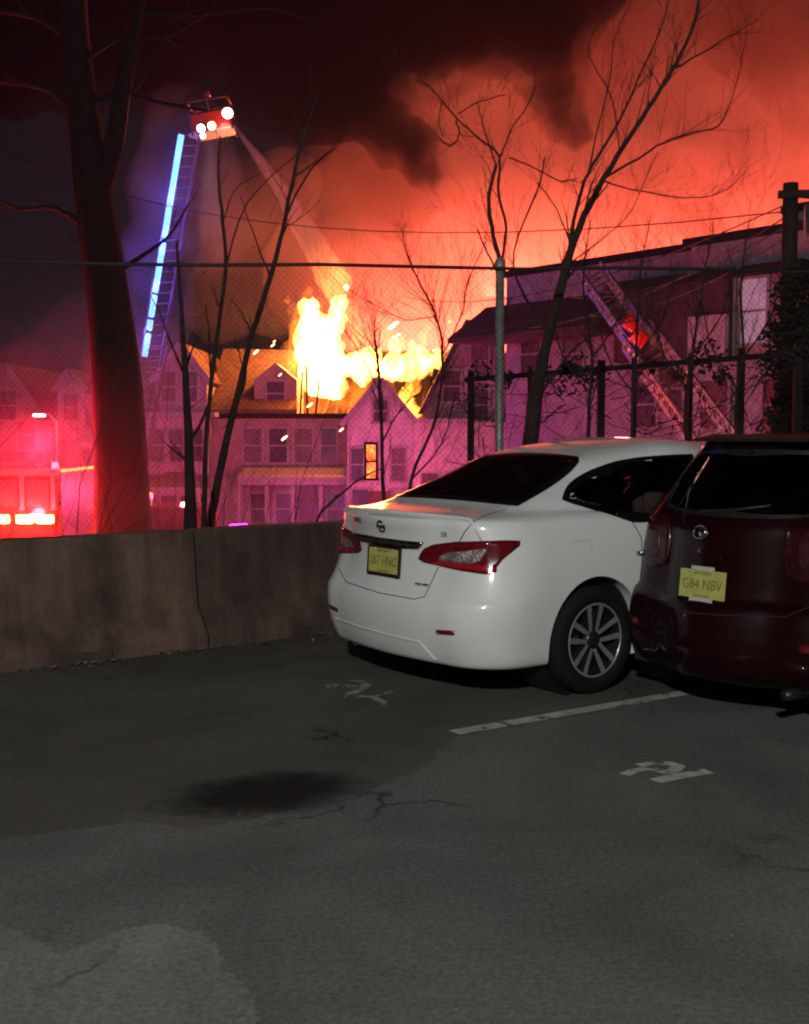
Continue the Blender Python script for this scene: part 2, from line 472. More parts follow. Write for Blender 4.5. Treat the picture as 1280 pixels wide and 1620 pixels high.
# ------------------------------------------------------------------ concrete barrier sections
def concrete(name, col):
    m = mat(name, col, 0.9, var=0.4, scale=2.6, bump=0.6, bscale=34, detail=10)
    n, l = m.node_tree.nodes, m.node_tree.links; b = n['Principled BSDF']
    old = b.inputs['Base Color'].links[0].from_socket
    tc = n.new('ShaderNodeTexCoord'); mp = n.new('ShaderNodeMapping'); mp.inputs['Scale'].default_value = (5, 5, .35); l.new(tc.outputs['Object'], mp.inputs['Vector'])
    t = n.new('ShaderNodeTexNoise'); t.inputs['Scale'].default_value = 1.3; t.inputs['Detail'].default_value = 7; l.new(mp.outputs[0], t.inputs['Vector'])
    r = n.new('ShaderNodeValToRGB'); r.color_ramp.elements[0].position = .36; r.color_ramp.elements[1].position = .62
    r.color_ramp.elements[0].color = (.62, .58, .54, 1); r.color_ramp.elements[1].color = (1.1, 1.1, 1.1, 1); l.new(t.outputs['Fac'], r.inputs['Fac'])
    x = n.new('ShaderNodeMix'); x.data_type = 'RGBA'; x.blend_type = 'MULTIPLY'; x.inputs['Factor'].default_value = 1; l.new(old, x.inputs[6]); l.new(r.outputs['Color'], x.inputs[7])
    l.new(x.outputs[2], b.inputs['Base Color']); return m
M_CONC = concrete('weathered_concrete', (0.125, 0.076, 0.060))  # reddish brown of the ambient light is put into both concrete colours
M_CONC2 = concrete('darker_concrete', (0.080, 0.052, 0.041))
def barrier(s0, s1, label, matl, off):
    root = thing('concrete_barrier', label, 'barrier', BP + BD * s0 + BN * off, math.atan2(BD.y, BD.x), 'concrete barrier sections along the lot edge')
    L = s1 - s0
    prof = [(-.06, 0), (-.06, .09), (0.10, .30), (0.155, .80), (0.17, .825), (0.37, .825), (0.385, .80), (.44, .30), (.60, .09), (.60, 0)]
    nseg = int(L / .25); m = MB(); vs = []; fs = []; n = len(prof)
    for i in range(nseg + 1):
        x = L * i / nseg
        for (y, z) in prof:
            j = .006 * noise.noise(Vector((x * 2 + s0, y * 6, z * 6)))
            e = 0.006 if i in (0, nseg) else 0
            vs.append((x + (e if i == 0 else -e), y + j, z + (j if z > .01 else 0) - (e * .3 if z > .8 else 0)))
    for i in range(nseg):
        for k in range(n - 1): fs.append((i * n + k, i * n + k + 1, (i + 1) * n + k + 1, (i + 1) * n + k))
    fs.append(tuple(range(n))); fs.append(tuple(range(nseg * n, (nseg + 1) * n))[::-1])
    m.add(vs, fs); m.build('body', matl, root)
    for xx in (.9, L - .9):
        q = MB(); q.box((xx, -.045, .035), (.34, .06, .07)); q.build('forklift_slot', M_SOIL, root)
def s_of(px):
    t = (px - 640) / F
    return (t * BP.y - BP.x) / (BD.x - t * BD.y)
sj = s_of(322)
barrier(sj - 3.7, sj - .004, 'pale weathered concrete barrier section at left edge, nearest the emergency lights', M_CONC, 0)
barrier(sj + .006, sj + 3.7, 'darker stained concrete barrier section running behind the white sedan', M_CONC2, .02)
barrier(sj + 3.74, sj + 7.44, 'concrete barrier section hidden mostly by the white sedan and maroon hatchback', M_CONC, .03)

# ------------------------------------------------------------------ the lot's own lamp, standing behind the camera
LAMP = Vector((-1.6, -6.5, 6.2))
ll = thing('lot_lamp', 'tall parking lot lamp behind the viewpoint', 'street lamp', (LAMP.x - 1.3, LAMP.y - .4, 0))
M_LPOLE = mat('lamp_pole_paint', (.15, .15, .15), .5, var=.1)
m = MB(); m.tube([(LAMP.x - 1.3, LAMP.y - .4, 0), (LAMP.x - 1.3, LAMP.y - .4, 5.9), (LAMP.x - 1.1, LAMP.y - .35, 6.3), (LAMP.x, LAMP.y, 6.45)], [.09, .07, .05, .04], 10); m.build('pole', M_LPOLE, ll, True, True)
m = MB(); m.box(LAMP + Vector((0, 0, .2)), (.6, .3, .12), bev=.03); m.build('lamp_head', M_LPOLE, ll, world=True)
point_light('lot_light', LAMP, (.985, 1.0, .935), 4500, .3, ll)

# dry leaves and grit lying along the foot of the barrier and over the lot
M_LITTER = mat('dry_leaf_litter', (0.16, 0.11, 0.07), .9, var=.5, scale=30)
M_GRIT = mat('loose_grit', (0.15, 0.14, 0.125), .9, var=.4, scale=40)
rl_ = random.Random(77); ml = MB(); mg = MB()
for k in range(520):
    s = rl_.uniform(-1.5, 8); d = -.07 - abs(rl_.gauss(0, .10)); p = BP + BD * s + BN * d
    a = Vector((rl_.uniform(-1, 1), rl_.uniform(-1, 1), rl_.uniform(-.3, .3))).normalized(); b = a.cross(Vector((0, 0, 1))).normalized(); q = rl_.uniform(.006, .022)
    z = Vector((0, 0, .012 + rl_.random() * .01)); ml.add([p - a * q + z, p + b * q * .6 + z * 1.3, p + a * q + z, p - b * q * .6 + z * .8], [(0, 1, 2, 3)])
for k in range(260):
    p = ground_at(rl_.uniform(-100, 1300), 1075 + 560 * rl_.random() ** .8); q = rl_.uniform(.0015, .004) * (2 if rl_.random() > .95 else 1)
    vs = [p + Vector((q * math.cos(t) * rl_.uniform(.7, 1.3), q * math.sin(t) * rl_.uniform(.7, 1.3), .0045)) for t in (0, 1.6, 3.1, 4.7)]
    mg.add(vs + [p + Vector((0, 0, .0045 + q * .9))], [(0, 1, 4), (1, 2, 4), (2, 3, 4), (3, 0, 4)])
tag(ml.build('leaf_litter', M_LITTER, fixn=False), 'dry leaves and dirt gathered along the foot of the barrier', 'leaves', kind='stuff')
tag(mg.build('grit', M_GRIT, fixn=False), 'loose grit scattered over the parking lot', 'grit', kind='stuff')
# ================================================================== houses across the street
M_TRIM = mat('white_trim', (0.38, 0.36, 0.36), 0.6, var=0.15, scale=5)
M_GLASS = mat('dark_window_glass', (0.09, 0.08, 0.085), 0.3, var=0, spec=.4)
M_SHINGLE = mat('roof_shingle', (0.075, 0.06, 0.055), 0.9, var=0.35, scale=4, bump=0.6, bscale=9)
M_SHINGLE2 = mat('brown_roof_shingle', (0.12, 0.08, 0.06), 0.9, var=0.35, scale=4, bump=0.6, bscale=9)
M_CHAR = mat('charred_wood', (0.02, 0.016, 0.013), 0.95, var=0.5, scale=6, bump=0.6)
M_DOOR = mat('painted_door', (0.16, 0.06, 0.05), 0.5, var=0.2, scale=4)
SIDE_A = siding('pale_clapboard', (0.50, 0.46, 0.46))
SIDE_B = siding('grey_clapboard', (0.36, 0.33, 0.34))
SIDE_C = siding('tan_clapboard', (0.40, 0.31, 0.25))
SIDE_D = siding('white_clapboard', (0.62, 0.60, 0.60))

M_BLIND = mat('drawn_blind', (0.20, 0.17, 0.17), .7, var=.3, scale=9)
M_CURTAIN = mat('half_curtain', (0.11, 0.09, 0.10), .8, var=.6, scale=7, stretch=(3, 1, .4))
PANES = [M_GLASS, M_GLASS, M_CURTAIN, M_BLIND, M_CURTAIN]
wr_ = random.Random(31)
def window(root, x, z, w, h, y, pane=M_GLASS, frame=M_TRIM):
    """double-hung sash window set on a wall facing -y"""
    m = MB(); t = .09
    m.box((x, y - .03, z + h / 2 + t / 2), (w + 2 * t, .08, t)); m.box((x, y - .04, z - h / 2 - t / 2), (w + 2.6 * t, .12, t))
    for s in (-1, 1): m.box((x + s * (w / 2 + t / 2), y - .03, z), (t, .08, h))
    wf = m.build('window', frame, root)
    q = MB(); q.box((x, y - .012, z), (w, .03, h)); q.build('pane', PANES[wr_.randrange(len(PANES))] if pane is M_GLASS else pane, wf)
    q = MB(); q.box((x, y - .032, z), (w, .03, .06)); q.build('sash_rail', frame, wf)

def gable_body(root, w, d, z0, ze, zr, wm, rm, axis='y', over=.3, y0=0.0, x0=0.0, rname='roof'):
    """walls and a pitched roof; axis = direction of the ridge"""
    m = MB(); hw = w / 2
    if axis == 'y':
        m.prism([(x0 - hw, y0, z0), (x0 + hw, y0, z0), (x0 + hw, y0, ze), (x0, y0, zr), (x0 - hw, y0, ze)], (0, d, 0))
        wall = m.build('wall', wm, root)
        m = MB(); sl = math.hypot(hw, zr - ze); k = over / sl
        for s in (-1, 1):
            a = Vector((x0, 0, zr)); b = Vector((x0 + s * hw, 0, ze)); e = b + (b - a) * k; up = Vector((s * (zr - ze), 0, hw)).normalized() * .12
            m.prism([Vector((p.x, y0 - over, p.z)) for p in (a + up * .05, e + up * .05, e + up, a + up)], (0, d + 2 * over, 0))
        rf = m.build(rname, rm, root)
        m = MB()
        for s in (-1, 1):
            a = Vector((x0, y0 - over - .04, zr + .02)); b = Vector((x0 + s * (hw + over * .8), y0 - over - .04, ze - (zr - ze) * k * .8 + .02)); m.bar(a, b, .06, .22)
        m.build('bargeboard', M_TRIM, rf)
    else:
        m.prism([(x0 - hw, y0, z0), (x0 - hw, y0 + d, z0), (x0 - hw, y0 + d, ze), (x0 - hw, y0 + d / 2, zr), (x0 - hw, y0, ze)], (w, 0, 0))
        wall = m.build('wall', wm, root)
        m = MB(); hd = d / 2; sl = math.hypot(hd, zr - ze); k = over / sl
        for s in (-1, 1):
            a = Vector((0, y0 + hd, zr)); b = Vector((0, y0 + hd + s * hd, ze)); e = b + (b - a) * k; up = Vector((0, s * (zr - ze), hd)).normalized() * .12
            m.prism([Vector((x0 - hw - over, p.y, p.z)) for p in (a + up * .05, e + up * .05, e + up, a + up)], (w + 2 * over, 0, 0))
        rf = m.build(rname, rm, root)
        m = MB(); m.box((x0, y0 - over - .05, ze - (zr - ze) * k), (w + 2 * over, .08, .2)); m.build('gutter', M_TRIM, rf)
    return wall, rf

def porch(root, x, w, z, y, dep, ncol, zs, rm=M_SHINGLE):
    m = MB(); m.prism([(x - w / 2, y, z + .45), (x - w / 2, y - dep - .25, z), (x - w / 2, y - dep - .25, z - .12), (x - w / 2, y, z - .12)], (w, 0, 0))
    pr = m.build('porch_roof', rm, root)
    m = MB(); m.box((x, y - dep - .28, z - .14), (w + .1, .1, .3)); m.build('fascia', M_TRIM, pr)
    for i in range(ncol):
        m = MB(); cx = x - w / 2 + .15 + (w - .3) * i / max(1, ncol - 1)
        m.box((cx, y - dep, (z + zs) / 2 - .15), (.16, .16, z - zs - .2)); m.box((cx, y - dep, zs + .1), (.24, .24, .2)); m.build('porch_column', M_TRIM, root)
    m = MB()
    for zz in (zs + .25, zs + .9): m.box((x, y - dep, zz), (w, .06, .07))
    m.build('porch_rail', M_TRIM, root)

def PX(px, Y): return at(px, 685, Y).x
def PZ(py, Y): return at(640, py, Y).z

# far-left pair
Y = 50.0; x0, x1 = PX(-40, Y), PX(66, Y)
r = thing('house', 'dim steep-gabled house at the far left, behind the fire engine', 'house', ((x0 + x1) / 2, Y, STREET), 0, 'row houses across the street')
w = x1 - x0; ze = PZ(655, Y) - STREET; zr = PZ(578, Y) - STREET
gable_body(r, w, 9, 0, ze, zr, SIDE_B, M_SHINGLE)
for (x, z) in ((0, zr - 1.7), (-.8, ze - .9), (.8, ze - .9), (.8, ze - 3.2)): window(r, x, z, .75, 1.2, 0)
porch(r, 0, w, ze - 2.0, 0, 1.6, 3, .7)

Y = 47.0; x0, x1 = PX(78, Y), PX(152, Y)
r = thing('house', 'narrow pale house with pointed upper gable and bright bay, left of the large tree', 'house', ((x0 + x1) / 2, Y, STREET), 0, 'row houses across the street')
w = x1 - x0
zb = PZ(682, Y) - STREET
m = MB(); m.box((0, 4, zb / 2), (w, 8, zb)); m.build('wall', SIDE_A, r)
m = MB(); m.box((0, 4, zb + .08), (w + .5, 8.5, .16)); m.build('cornice', M_TRIM, r)
gx = PX(110, Y) - (x0 + x1) / 2
gable_body(r, PX(132, Y) - PX(89, Y), 7, zb + .16, PZ(616, Y) - STREET, PZ(586, Y) - STREET, SIDE_A, M_SHINGLE, x0=gx, y0=.3, over=.18)
window(r, gx, zb + .95, .6, 1.0, .3)
m = MB(); bx = PX(143, Y) - (x0 + x1) / 2; bz0, bz1 = PZ(765, Y) - STREET, PZ(700, Y) - STREET
m.prism([(bx - .45, 0, bz0), (bx - .3, -.5, bz0), (bx + .2, -.5, bz0), (bx + .22, 0, bz0)], (0, 0, bz1 - bz0)); m.build('bay', SIDE_D, r)
window(r, bx - .05, (bz0 + bz1) / 2, .3, 1.1, -.5)
for (x, z) in ((-.55, zb - .9), (-.55, zb - 3.2), (.1, zb - 3.2)): window(r, x, z, .55, 1.15, 0)
m = MB(); m.box((PX(118, Y) - (x0 + x1) / 2, 2.5, PZ(590, Y) - STREET), (.5, .5, 1.6)); m.build('chimney', mat('chimney_brick', (.2, .1, .08), .9, var=.3, scale=10), r)

# gabled house just right of the large tree
Y = 46.0; x0, x1 = PX(228, Y), PX(330, Y)
r = thing('house', 'gabled grey house with porch, right of the large tree and left of the fire', 'house', ((x0 + x1) / 2, Y, STREET), 0, 'row houses across the street')
w = x1 - x0; cx = (x0 + x1) / 2
zb = PZ(660, Y) - STREET
m = MB(); m.box((0, 4.5, zb / 2), (w, 9, zb)); m.build('wall', SIDE_A, r)
m = MB(); m.box((0, 4.5, zb + .1), (w + .6, 9.6, .2)); m.build('cornice', M_TRIM, r)
gable_body(r, PX(326, Y) - PX(246, Y), 8, zb + .2, PZ(600, Y) - STREET, PZ(545, Y) - STREET, SIDE_B, M_SHINGLE2, x0=PX(286, Y) - cx, y0=.25, over=.2)
for x in (-.5, .35): window(r, PX(286, Y) - cx + x, zb + 1.2, .55, 1.15, .25)
for x in (-.75, 0, .75): window(r, x, zb - 1.1, .55, 1.25, 0)
porch(r, 0, w, PZ(768, Y) - STREET, 0, 1.7, 4, .7)
for x in (-.8, .8): window(r, x, 2.0, .6, 1.4, 0)
m = MB(); m.box((0, -.03, 1.75), (.95, .1, 2.1)); m.build('door', M_DOOR, r)

# the burning house
Y = 47.0; x0, x1 = PX(332, Y), PX(548, Y); cx = (x0 + x1) / 2; w = x1 - x0
fire_house = r = thing('burning_house', 'burning house with flames bursting through its attic and roof', 'house', (cx, Y, STREET), 0, 'row houses across the street')
zb = PZ(662, Y) - STREET
m = MB(); m.box((0, 5, zb / 2), (w, 10, zb)); m.build('wall', SIDE_C, r)
m = MB(); m.box((0, 5, zb + .1), (w + .5, 10.4, .2)); m.build('cornice', M_CHAR, r)
# surviving slope of the roof on the left, rafters on the right
def lx(px): return PX(px, Y) - cx
def lz(py): return PZ(py, Y) - STREET
m = MB(); m.prism([(lx(328), -.2, zb + .2), (lx(470), -.2, zb + .2), (lx(452), 4.4, lz(548)), (lx(328), 4.4, lz(545))], (0, .05, .16)); m.build('roof', M_SHINGLE2, r)
m = MB(); m.prism([(lx(400), .6, zb + .2), (lx(468), .6, zb + .2), (lx(468), .6, lz(600)), (lx(434), .6, lz(572)), (lx(400), .6, lz(600))], (0, 3, 0)); dm = m.build('dormer', SIDE_C, r)
window(dm, lx(434), lz(622), .7, .95, .6)
dm.children[0].name = 'window'
for i, px in enumerate((474, 486, 498)):
    m = MB(); m.bar((lx(px), .3, zb), (lx(px) + (.10, -.05, .16)[i], .3, lz((588, 578, 604)[i])), .08); m.build('charred_stud', M_CHAR, r)
for i in range(9):
    px = 500 + i * 21; top = 575 - 12 * math.sin(i * 1.7) - 20 * (1 - abs(i - 4) / 4.5)
    m = MB(); m.bar((lx(px), 4.2 + .2 * (i % 2), zb + .2), (lx(px + 10), 7.4, lz(top + 30)), .07, .10); m.build('rafter', M_CHAR, r)
m = MB(); m.box((lx(590), 9.6, (zb + lz(560)) / 2), (lx(690) - lx(495), .25, lz(560) - zb)); m.build('back_wall', M_CHAR, r)
for px in (400, 440, 480): window(r, lx(px), lz(705), .7, 1.35, 0)
window(r, lx(520), lz(705), .6, 1.35, 0)
# pale porch roof of the first floor
m = MB(); m.prism([(lx(386), 0, lz(735)), (lx(386), -1.9, lz(752)), (lx(386), -1.9, lz(764)), (lx(386), 0, lz(764))], (lx(556) - lx(386), 0, 0)); pr = m.build('porch_roof', M_TRIM, r)
for px in (390, 430, 470, 512, 552):
    m = MB(); m.box((lx(px), -1.75, lz(764) / 2 + .2), (.17, .17, lz(764) - .5)); m.build('porch_column', M_TRIM, r)
for px in (410, 450, 532): window(r, lx(px), lz(805), .7, 1.2, 0)
m = MB(); m.box((lx(492), -.03, 1.5), (1.0, .1, 2.2)); m.build('door', M_DOOR, r)

# small house with the brown gable in front of the fire
Y = 44.0; x0, x1 = PX(549, Y), PX(655, Y); cx = (x0 + x1) / 2; w = x1 - x0
r = thing('house', 'small white house with brown front gable and glowing window, below the flames', 'house', (cx, Y, STREET), 0, 'row houses across the street')
gable_body(r, w, 7, 0, PZ(668, Y) - STREET, PZ(600, Y) - STREET, SIDE_D, M_SHINGLE2, over=.25)
M_LIT = emit('lit_window', (1.0, 0.25, 0.04), 1.1)
_n, _l = M_LIT.node_tree.nodes, M_LIT.node_tree.links
_tc = _n.new('ShaderNodeTexCoord'); _t = _n.new('ShaderNodeTexNoise'); _t.inputs['Scale'].default_value = 5; _l.new(_tc.outputs['Object'], _t.inputs['Vector'])
_m = _n.new('ShaderNodeMapRange'); _m.inputs['From Min'].default_value = .38; _m.inputs['From Max'].default_value = .68; _m.inputs['To Min'].default_value = .15; _m.inputs['To Max'].default_value = 3.0
_l.new(_t.outputs['Fac'], _m.inputs['Value']); _l.new(_m.outputs[0], _n['Principled BSDF'].inputs['Emission Strength'])
window(r, PX(587, Y) - cx, PZ(730, Y) - STREET, .34, 1.25, 0, M_LIT, M_CHAR)
window(r, PX(565, Y) - cx, PZ(735, Y) - STREET, .45, 1.2, 0)
window(r, PX(630, Y) - cx, PZ(735, Y) - STREET, .5, 1.2, 0)
window(r, PX(602, Y) - cx, PZ(650, Y) - STREET, .5, .8, 0)
for px in (570, 630): window(r, PX(px, Y) - cx, PZ(800, Y) - STREET, .6, 1.2, 0)
m = MB(); m.box((PX(600, Y) - cx, -.03, 1.1), (.9, .1, 2.1)); m.build('door', M_DOOR, r)

# pale house with the slanted roof
Y = 42.0; x0, x1 = PX(655, Y), PX(800, Y); cx = (x0 + x1) / 2
r = thing('house', 'pale pink-lit house with steep slanting roof, right of the flames', 'house', (cx, Y, STREET), 0, 'row houses across the street')
def lx(px): return PX(px, Y) - cx
def lz(py): return PZ(py, Y) - STREET
m = MB(); m.box((0, 4, lz(668) / 2), (lx(742) * 2 if False else lx(800) - lx(655), 8, lz(668))); m.build('wall', SIDE_A, r)
m = MB(); m.prism([(lx(672), .5, lz(664)), (lx(800), .5, lz(664)), (lx(800), .5, lz(514)), (lx(738), .5, lz(514)), (lx(672), .5, lz(645))], (0, 7, 0)); m.build('upper_wall', SIDE_B, r)
m = MB(); m.prism([(lx(664), .1, lz(650)), (lx(672), .1, lz(650)), (lx(742), .1, lz(512)), (lx(800), .1, lz(512)), (lx(800), .1, lz(505)), (lx(736), .1, lz(505))], (0, 7.8, 0)); m.build('roof', M_SHINGLE, r)
m = MB(); m.box(((lx(655) + lx(742)) / 2, -.1, lz(666)), (lx(742) - lx(650), .5, .16)); m.build('parapet', M_TRIM, r)
for px, py in ((715, 610), (760, 570), (760, 640)): window(r, lx(px), lz(py), .6, 1.1, .5)
for px in (680, 720): window(r, lx(px), lz(775), .6, 1.2, 0)

# ------------------------------------------------------------------ large flat-roofed block on the right, receding
A = Vector((PX(800, 36), 36.0, STREET)); Bq = Vector((PX(1340, 27.2), 27.2, STREET)); dd = (Bq - A); L = dd.length; rz = math.atan2(dd.y, dd.x)
M_BLOCK = siding('stucco_block', (0.40, 0.35, 0.39), .3)
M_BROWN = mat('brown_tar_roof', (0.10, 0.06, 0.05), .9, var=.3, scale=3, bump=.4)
r = thing('building', 'long purple-lit block with stepped flat roof behind the overgrown rail fence', 'building', A, rz)
def lxr(px):   # local x where the pixel column meets the facade
    t = (px - 640) / F; s = (t * A.y - A.x) / (dd.x - t * dd.y); return s * L
def lzr(px, py):
    s = lxr(px) / L; p = A + dd * s; return PZ(py, p.y) - STREET
zt = lzr(800, 428) - .22
def blk(name, xa, xb, z0, z1, y0, y1, mm, parent=r):
    m = MB(); m.box(((xa + xb) / 2, (y0 + y1) / 2, (z0 + z1) / 2), (xb - xa, y1 - y0, z1 - z0)); return m.build(name, mm, parent)
xm = lxr(1098); z2 = lzr(1100, 392)
blk('wall', 0, xm, 0, zt, 0, 9, M_BLOCK); blk('wall', xm, L, 0, z2, -.25, 9, M_BLOCK)
blk('parapet', -.1, xm + .1, zt, zt + .18, -.15, 9, M_CHAR); blk('parapet', xm - .15, L, z2, z2 + .2, -.45, 9, M_CHAR)
blk('chimney', lxr(1190), lxr(1232), z2 + .2, z2 + .75, 1.2, 2.6, M_BLOCK); blk('chimney_cap', lxr(1186), lxr(1236), z2 + .75, z2 + .95, 1.1, 2.7, M_CHAR)
# lean-to roof, and the loggia's shade put in as a dark brown block
def awning(xa, xb, ztop, zlow, dep):
    m = MB(); m.prism([(xa, 0, ztop), (xa, -dep, zlow), (xa, -dep, zlow - .15), (xa, 0, zlow - .15)], (xb - xa, 0, 0)); return m.build('awning_roof', M_BROWN, r)
awning(-.9, lxr(985), lzr(900, 470), lzr(900, 528), 1.6)
blk('gallery_shade', lxr(990), lxr(1168), lzr(1080, 570), lzr(1080, 452), -.55, -.02, M_BROWN)
blk('gallery_panel', lxr(1112), lxr(1170), lzr(1140, 572), lzr(1140, 502), -.72, -.56, SIDE_A)
blk('gallery_beam', lxr(985), lxr(1290), lzr(1080, 452), lzr(1080, 440), -.8, -.26, M_CHAR)
def wall_window(px, py, w, h, y, pane=M_GLASS):
    window(r, lxr(px), lzr(px, py), w, h, y, pane)
M_CURT = emit('curtained_lit_window', (.62, .60, .85), .16)
wall_window(1198, 493, .72, 1.55, -.25, M_CURT)
for px, py in ((1060, 615), (1140, 640), (905, 560), (840, 560), (1020, 640), (1240, 640)): wall_window(px, py, .8, 1.2, -.26 if px > 1098 else 0)
m = MB(); m.tube([(lxr(1170), -.35, lzr(1170, 440)), (lxr(1170), -.35, lzr(1170, 575))], .05); m.build('downpipe', M_TRIM, r)

# ------------------------------------------------------------------ utility pole with crossarm and wires
M_POLE = mat('pole_wood', (0.075, 0.055, 0.045), .95, var=.35, scale=5, bump=.6, stretch=(6, 6, .6))
M_WIRE = mat('wire', (0.012, 0.011, 0.012), .6, var=0)
Y = 20.0; pb = at(1240, 860, Y); pt = at(1251, 290, Y); pb.z = STREET
pole = thing('utility_pole', 'thick wooden utility pole at the right edge with wires fanning left', 'pole', pb)
m = MB(); m.tube([pb, pb.lerp(pt, .5), pt], [.17, .15, .125], 12); m.build('shaft', M_POLE, pole, True, True)
m = MB(); q = at(1250, 308, Y - .16); m.bar(q + Vector((-.2, 0, 0)), q + Vector((1.6, -.3, .0)), .1, .12); m.build('crossarm', M_POLE, pole, world=True)
for k in (.35, .8, 1.3):
    m = MB(); p = q + Vector((k, -.05 * k - .02, .06)); m.lathe([(.0, .12), (.035, .11), (.045, .06), (.03, .03), (.03, 0), (0, 0)], 10, Matrix.Translation(p)); m.build('insulator', M_GLASS, pole, True, True)
m = MB(); m.lathe([(0, 0), (.16, 0), (.16, .5), (.14, .55), (0, .57)], 14, Matrix.Translation(at(1287, 372, Y))); m.build('transformer', mat('grey_can', (.12, .12, .13), .5, var=.1), pole, True, True)
def wire(a, b, sag, label, rad=.012):
    pts = []
    for i in range(17):
        t = i / 16; p = a.lerp(b, t); p.z -= sag * 4 * t * (1 - t); pts.append(p)
    m = MB(); m.tube(pts, rad, 5); o = m.build('overhead_wire', M_WIRE); tag(o, label, 'wire', 'wires on the utility pole'); return o
ws = [((1240, 325), (640, 470), 40, .7, 'overhead wire leaving highest on the pole towards the burning house'),
      ((1240, 335), (-60, 205), 44, 1.6, 'long overhead wire crossing the smoke towards the far left'),
      ((1240, 345), (800, 520), 35.4, .5, 'overhead wire dropping to the left corner of the long block'),
      ((1240, 360), (900, 470), 33, .4, 'overhead service wire slanting to the middle of the long block'),
      ((1240, 378), (930, 500), 31, .35, 'overhead service wire, lowest one on the pole'),
      ((1255, 310), (1500, 285), 22, .2, 'overhead wire running off the right edge from the crossarm')]
for a, b, yb, sg, lb_ in ws: wire(at(*a, Y), at(*b, yb), sg, lb_)

# ------------------------------------------------------------------ chain-link fence
M_GALV = mat('galvanised_steel', (0.33, 0.31, 0.30), .5, .3, var=.3, scale=12)
M_FWIRE = mat('chain_link_wire', (0.035, 0.03, 0.03), .7, .2, var=.2)
FA, FB = at(-160, 413, 11.3), at(1420, 430, 12.35)
fence = thing('chain_link_fence', 'tall chain-link fence with galvanised post and dark top rail beyond the barrier', 'fence', (FA.x, FA.y, 0))
fd = FB - FA
def fence_pt(px):
    t = (px - 640) / F; s = (t * FA.y - FA.x) / (fd.x - t * fd.y); return FA + fd * s, s
for px, nm in ((-120, 0), (790, 1), (1330, 0)):
    p, s = fence_pt(px); d = (Vector((p.x, p.y, 0)) - BP).dot(BN); zg = STREET * min(1, max(0, (d - 1.2) / 7)) - .6
    m = MB(); m.tube([Vector((p.x, p.y + .05, zg)), Vector((p.x, p.y + .05, p.z + .03))], .046, 12); po = m.build('post', M_GALV, fence, True, True)
    m = MB(); m.lathe([(.055, -.02), (.06, .03), (.045, .07), (.02, .09), (0, .095)], 12, Matrix.Translation(Vector((p.x, p.y + .05, p.z + .02)))); m.build('post_cap', M_GALV, po, True, True)
m = MB(); m.tube([FA.lerp(FB, i / 10) + Vector((0, 0, .012 * math.sin(i * 1.9))) for i in range(11)], .019, 8); m.build('top_rail', M_FWIRE, fence, True, True)
# woven fabric: crossing diagonal wires
m = MB(); L2 = fd.length; pitch = .062; H = 2.6
u = fd.normalized(); n_ = int(L2 / pitch)
def fp(s, z):
    p = FA + fd * (s / L2); return Vector((p.x, p.y, p.z - z))
for i in range(-int(H / pitch), n_):
    for sgn in (1, -1):
        s0 = i * pitch; s1 = s0 + H; za, zb_ = (0, H) if sgn == 1 else (H, 0)
        a0, a1 = max(0, s0), min(L2, s1)
        if a1 - a0 < .05: continue
        f = lambda s: za + (zb_ - za) * (s - s0) / H
        off = Vector((0, .004 * sgn, 0))
        m.tube([fp(a0, f(a0)) + off, fp(a1, f(a1)) + off], .0012, 3, False)
o = m.build('wire_fabric', M_FWIRE, fence, world=True, fixn=False); tag(o, kind='stuff')

# ------------------------------------------------------------------ bare trees and saplings
M_BARK = mat('bark', (0.022, 0.017, 0.016), .95, var=.4, scale=7, bump=.7, stretch=(3, 3, .8))
M_BARK2 = mat('young_bark', (0.042, 0.030, 0.026), .9, var=.4, scale=9, bump=.5)
def pl(pts, Y, dy=0.0):
    """pixel polyline with width -> points, radii"""
    P, r = [], []
    n = len(pts)
    for i, (x, y, w) in enumerate(pts):
        yy = Y + dy * i / max(1, n - 1)
        P.append(at(x, y, yy)); r.append(w * yy / F / 2 * (1 if w > 22 else .74))
    return P, r
def smooth(P, r, k=4, wob=0.0, rnd=rng):
    Q, q = [], []
    for i in range(len(P) - 1):
        p0, p1, p2, p3 = P[max(i - 1, 0)], P[i], P[i + 1], P[min(i + 2, len(P) - 1)]
        for j in range(k):
            t = j / k
            Q.append(.5 * ((2 * p1) + (p2 - p0) * t + (2 * p0 - 5 * p1 + 4 * p2 - p3) * t * t + (3 * p1 - p0 - 3 * p2 + p3) * t ** 3)
                     + Vector((rnd.uniform(-1, 1), rnd.uniform(-1, 1), rnd.uniform(-1, 1))) * wob)
            q.append(r[i] + (r[i + 1] - r[i]) * t)
    Q.append(P[-1]); q.append(r[-1]); return Q, q
def twig(m, p, d, L, r, depth, rnd):
    n = 4; pts = [p]; rr = [r]
    for i in range(n):
        d = (d + Vector((rnd.uniform(-1, 1), rnd.uniform(-1, 1), rnd.uniform(-.7, 1))) * .22).normalized()
        pts.append(pts[-1] + d * L / n); rr.append(r * (1 - .8 * (i + 1) / n))
    m.tube(pts, rr, 4, False)
    if depth > 0:
        for k in range(rnd.randint(2, 3)):
            i = rnd.randint(1, n); s = Vector((rnd.uniform(-1, 1), rnd.uniform(-1, 1), rnd.uniform(-.3, 1)))
            twig(m, pts[i], (d + s * .8).normalized(), L * rnd.uniform(.4, .7), max(rr[i] * .7, .0016), depth - 1, rnd)
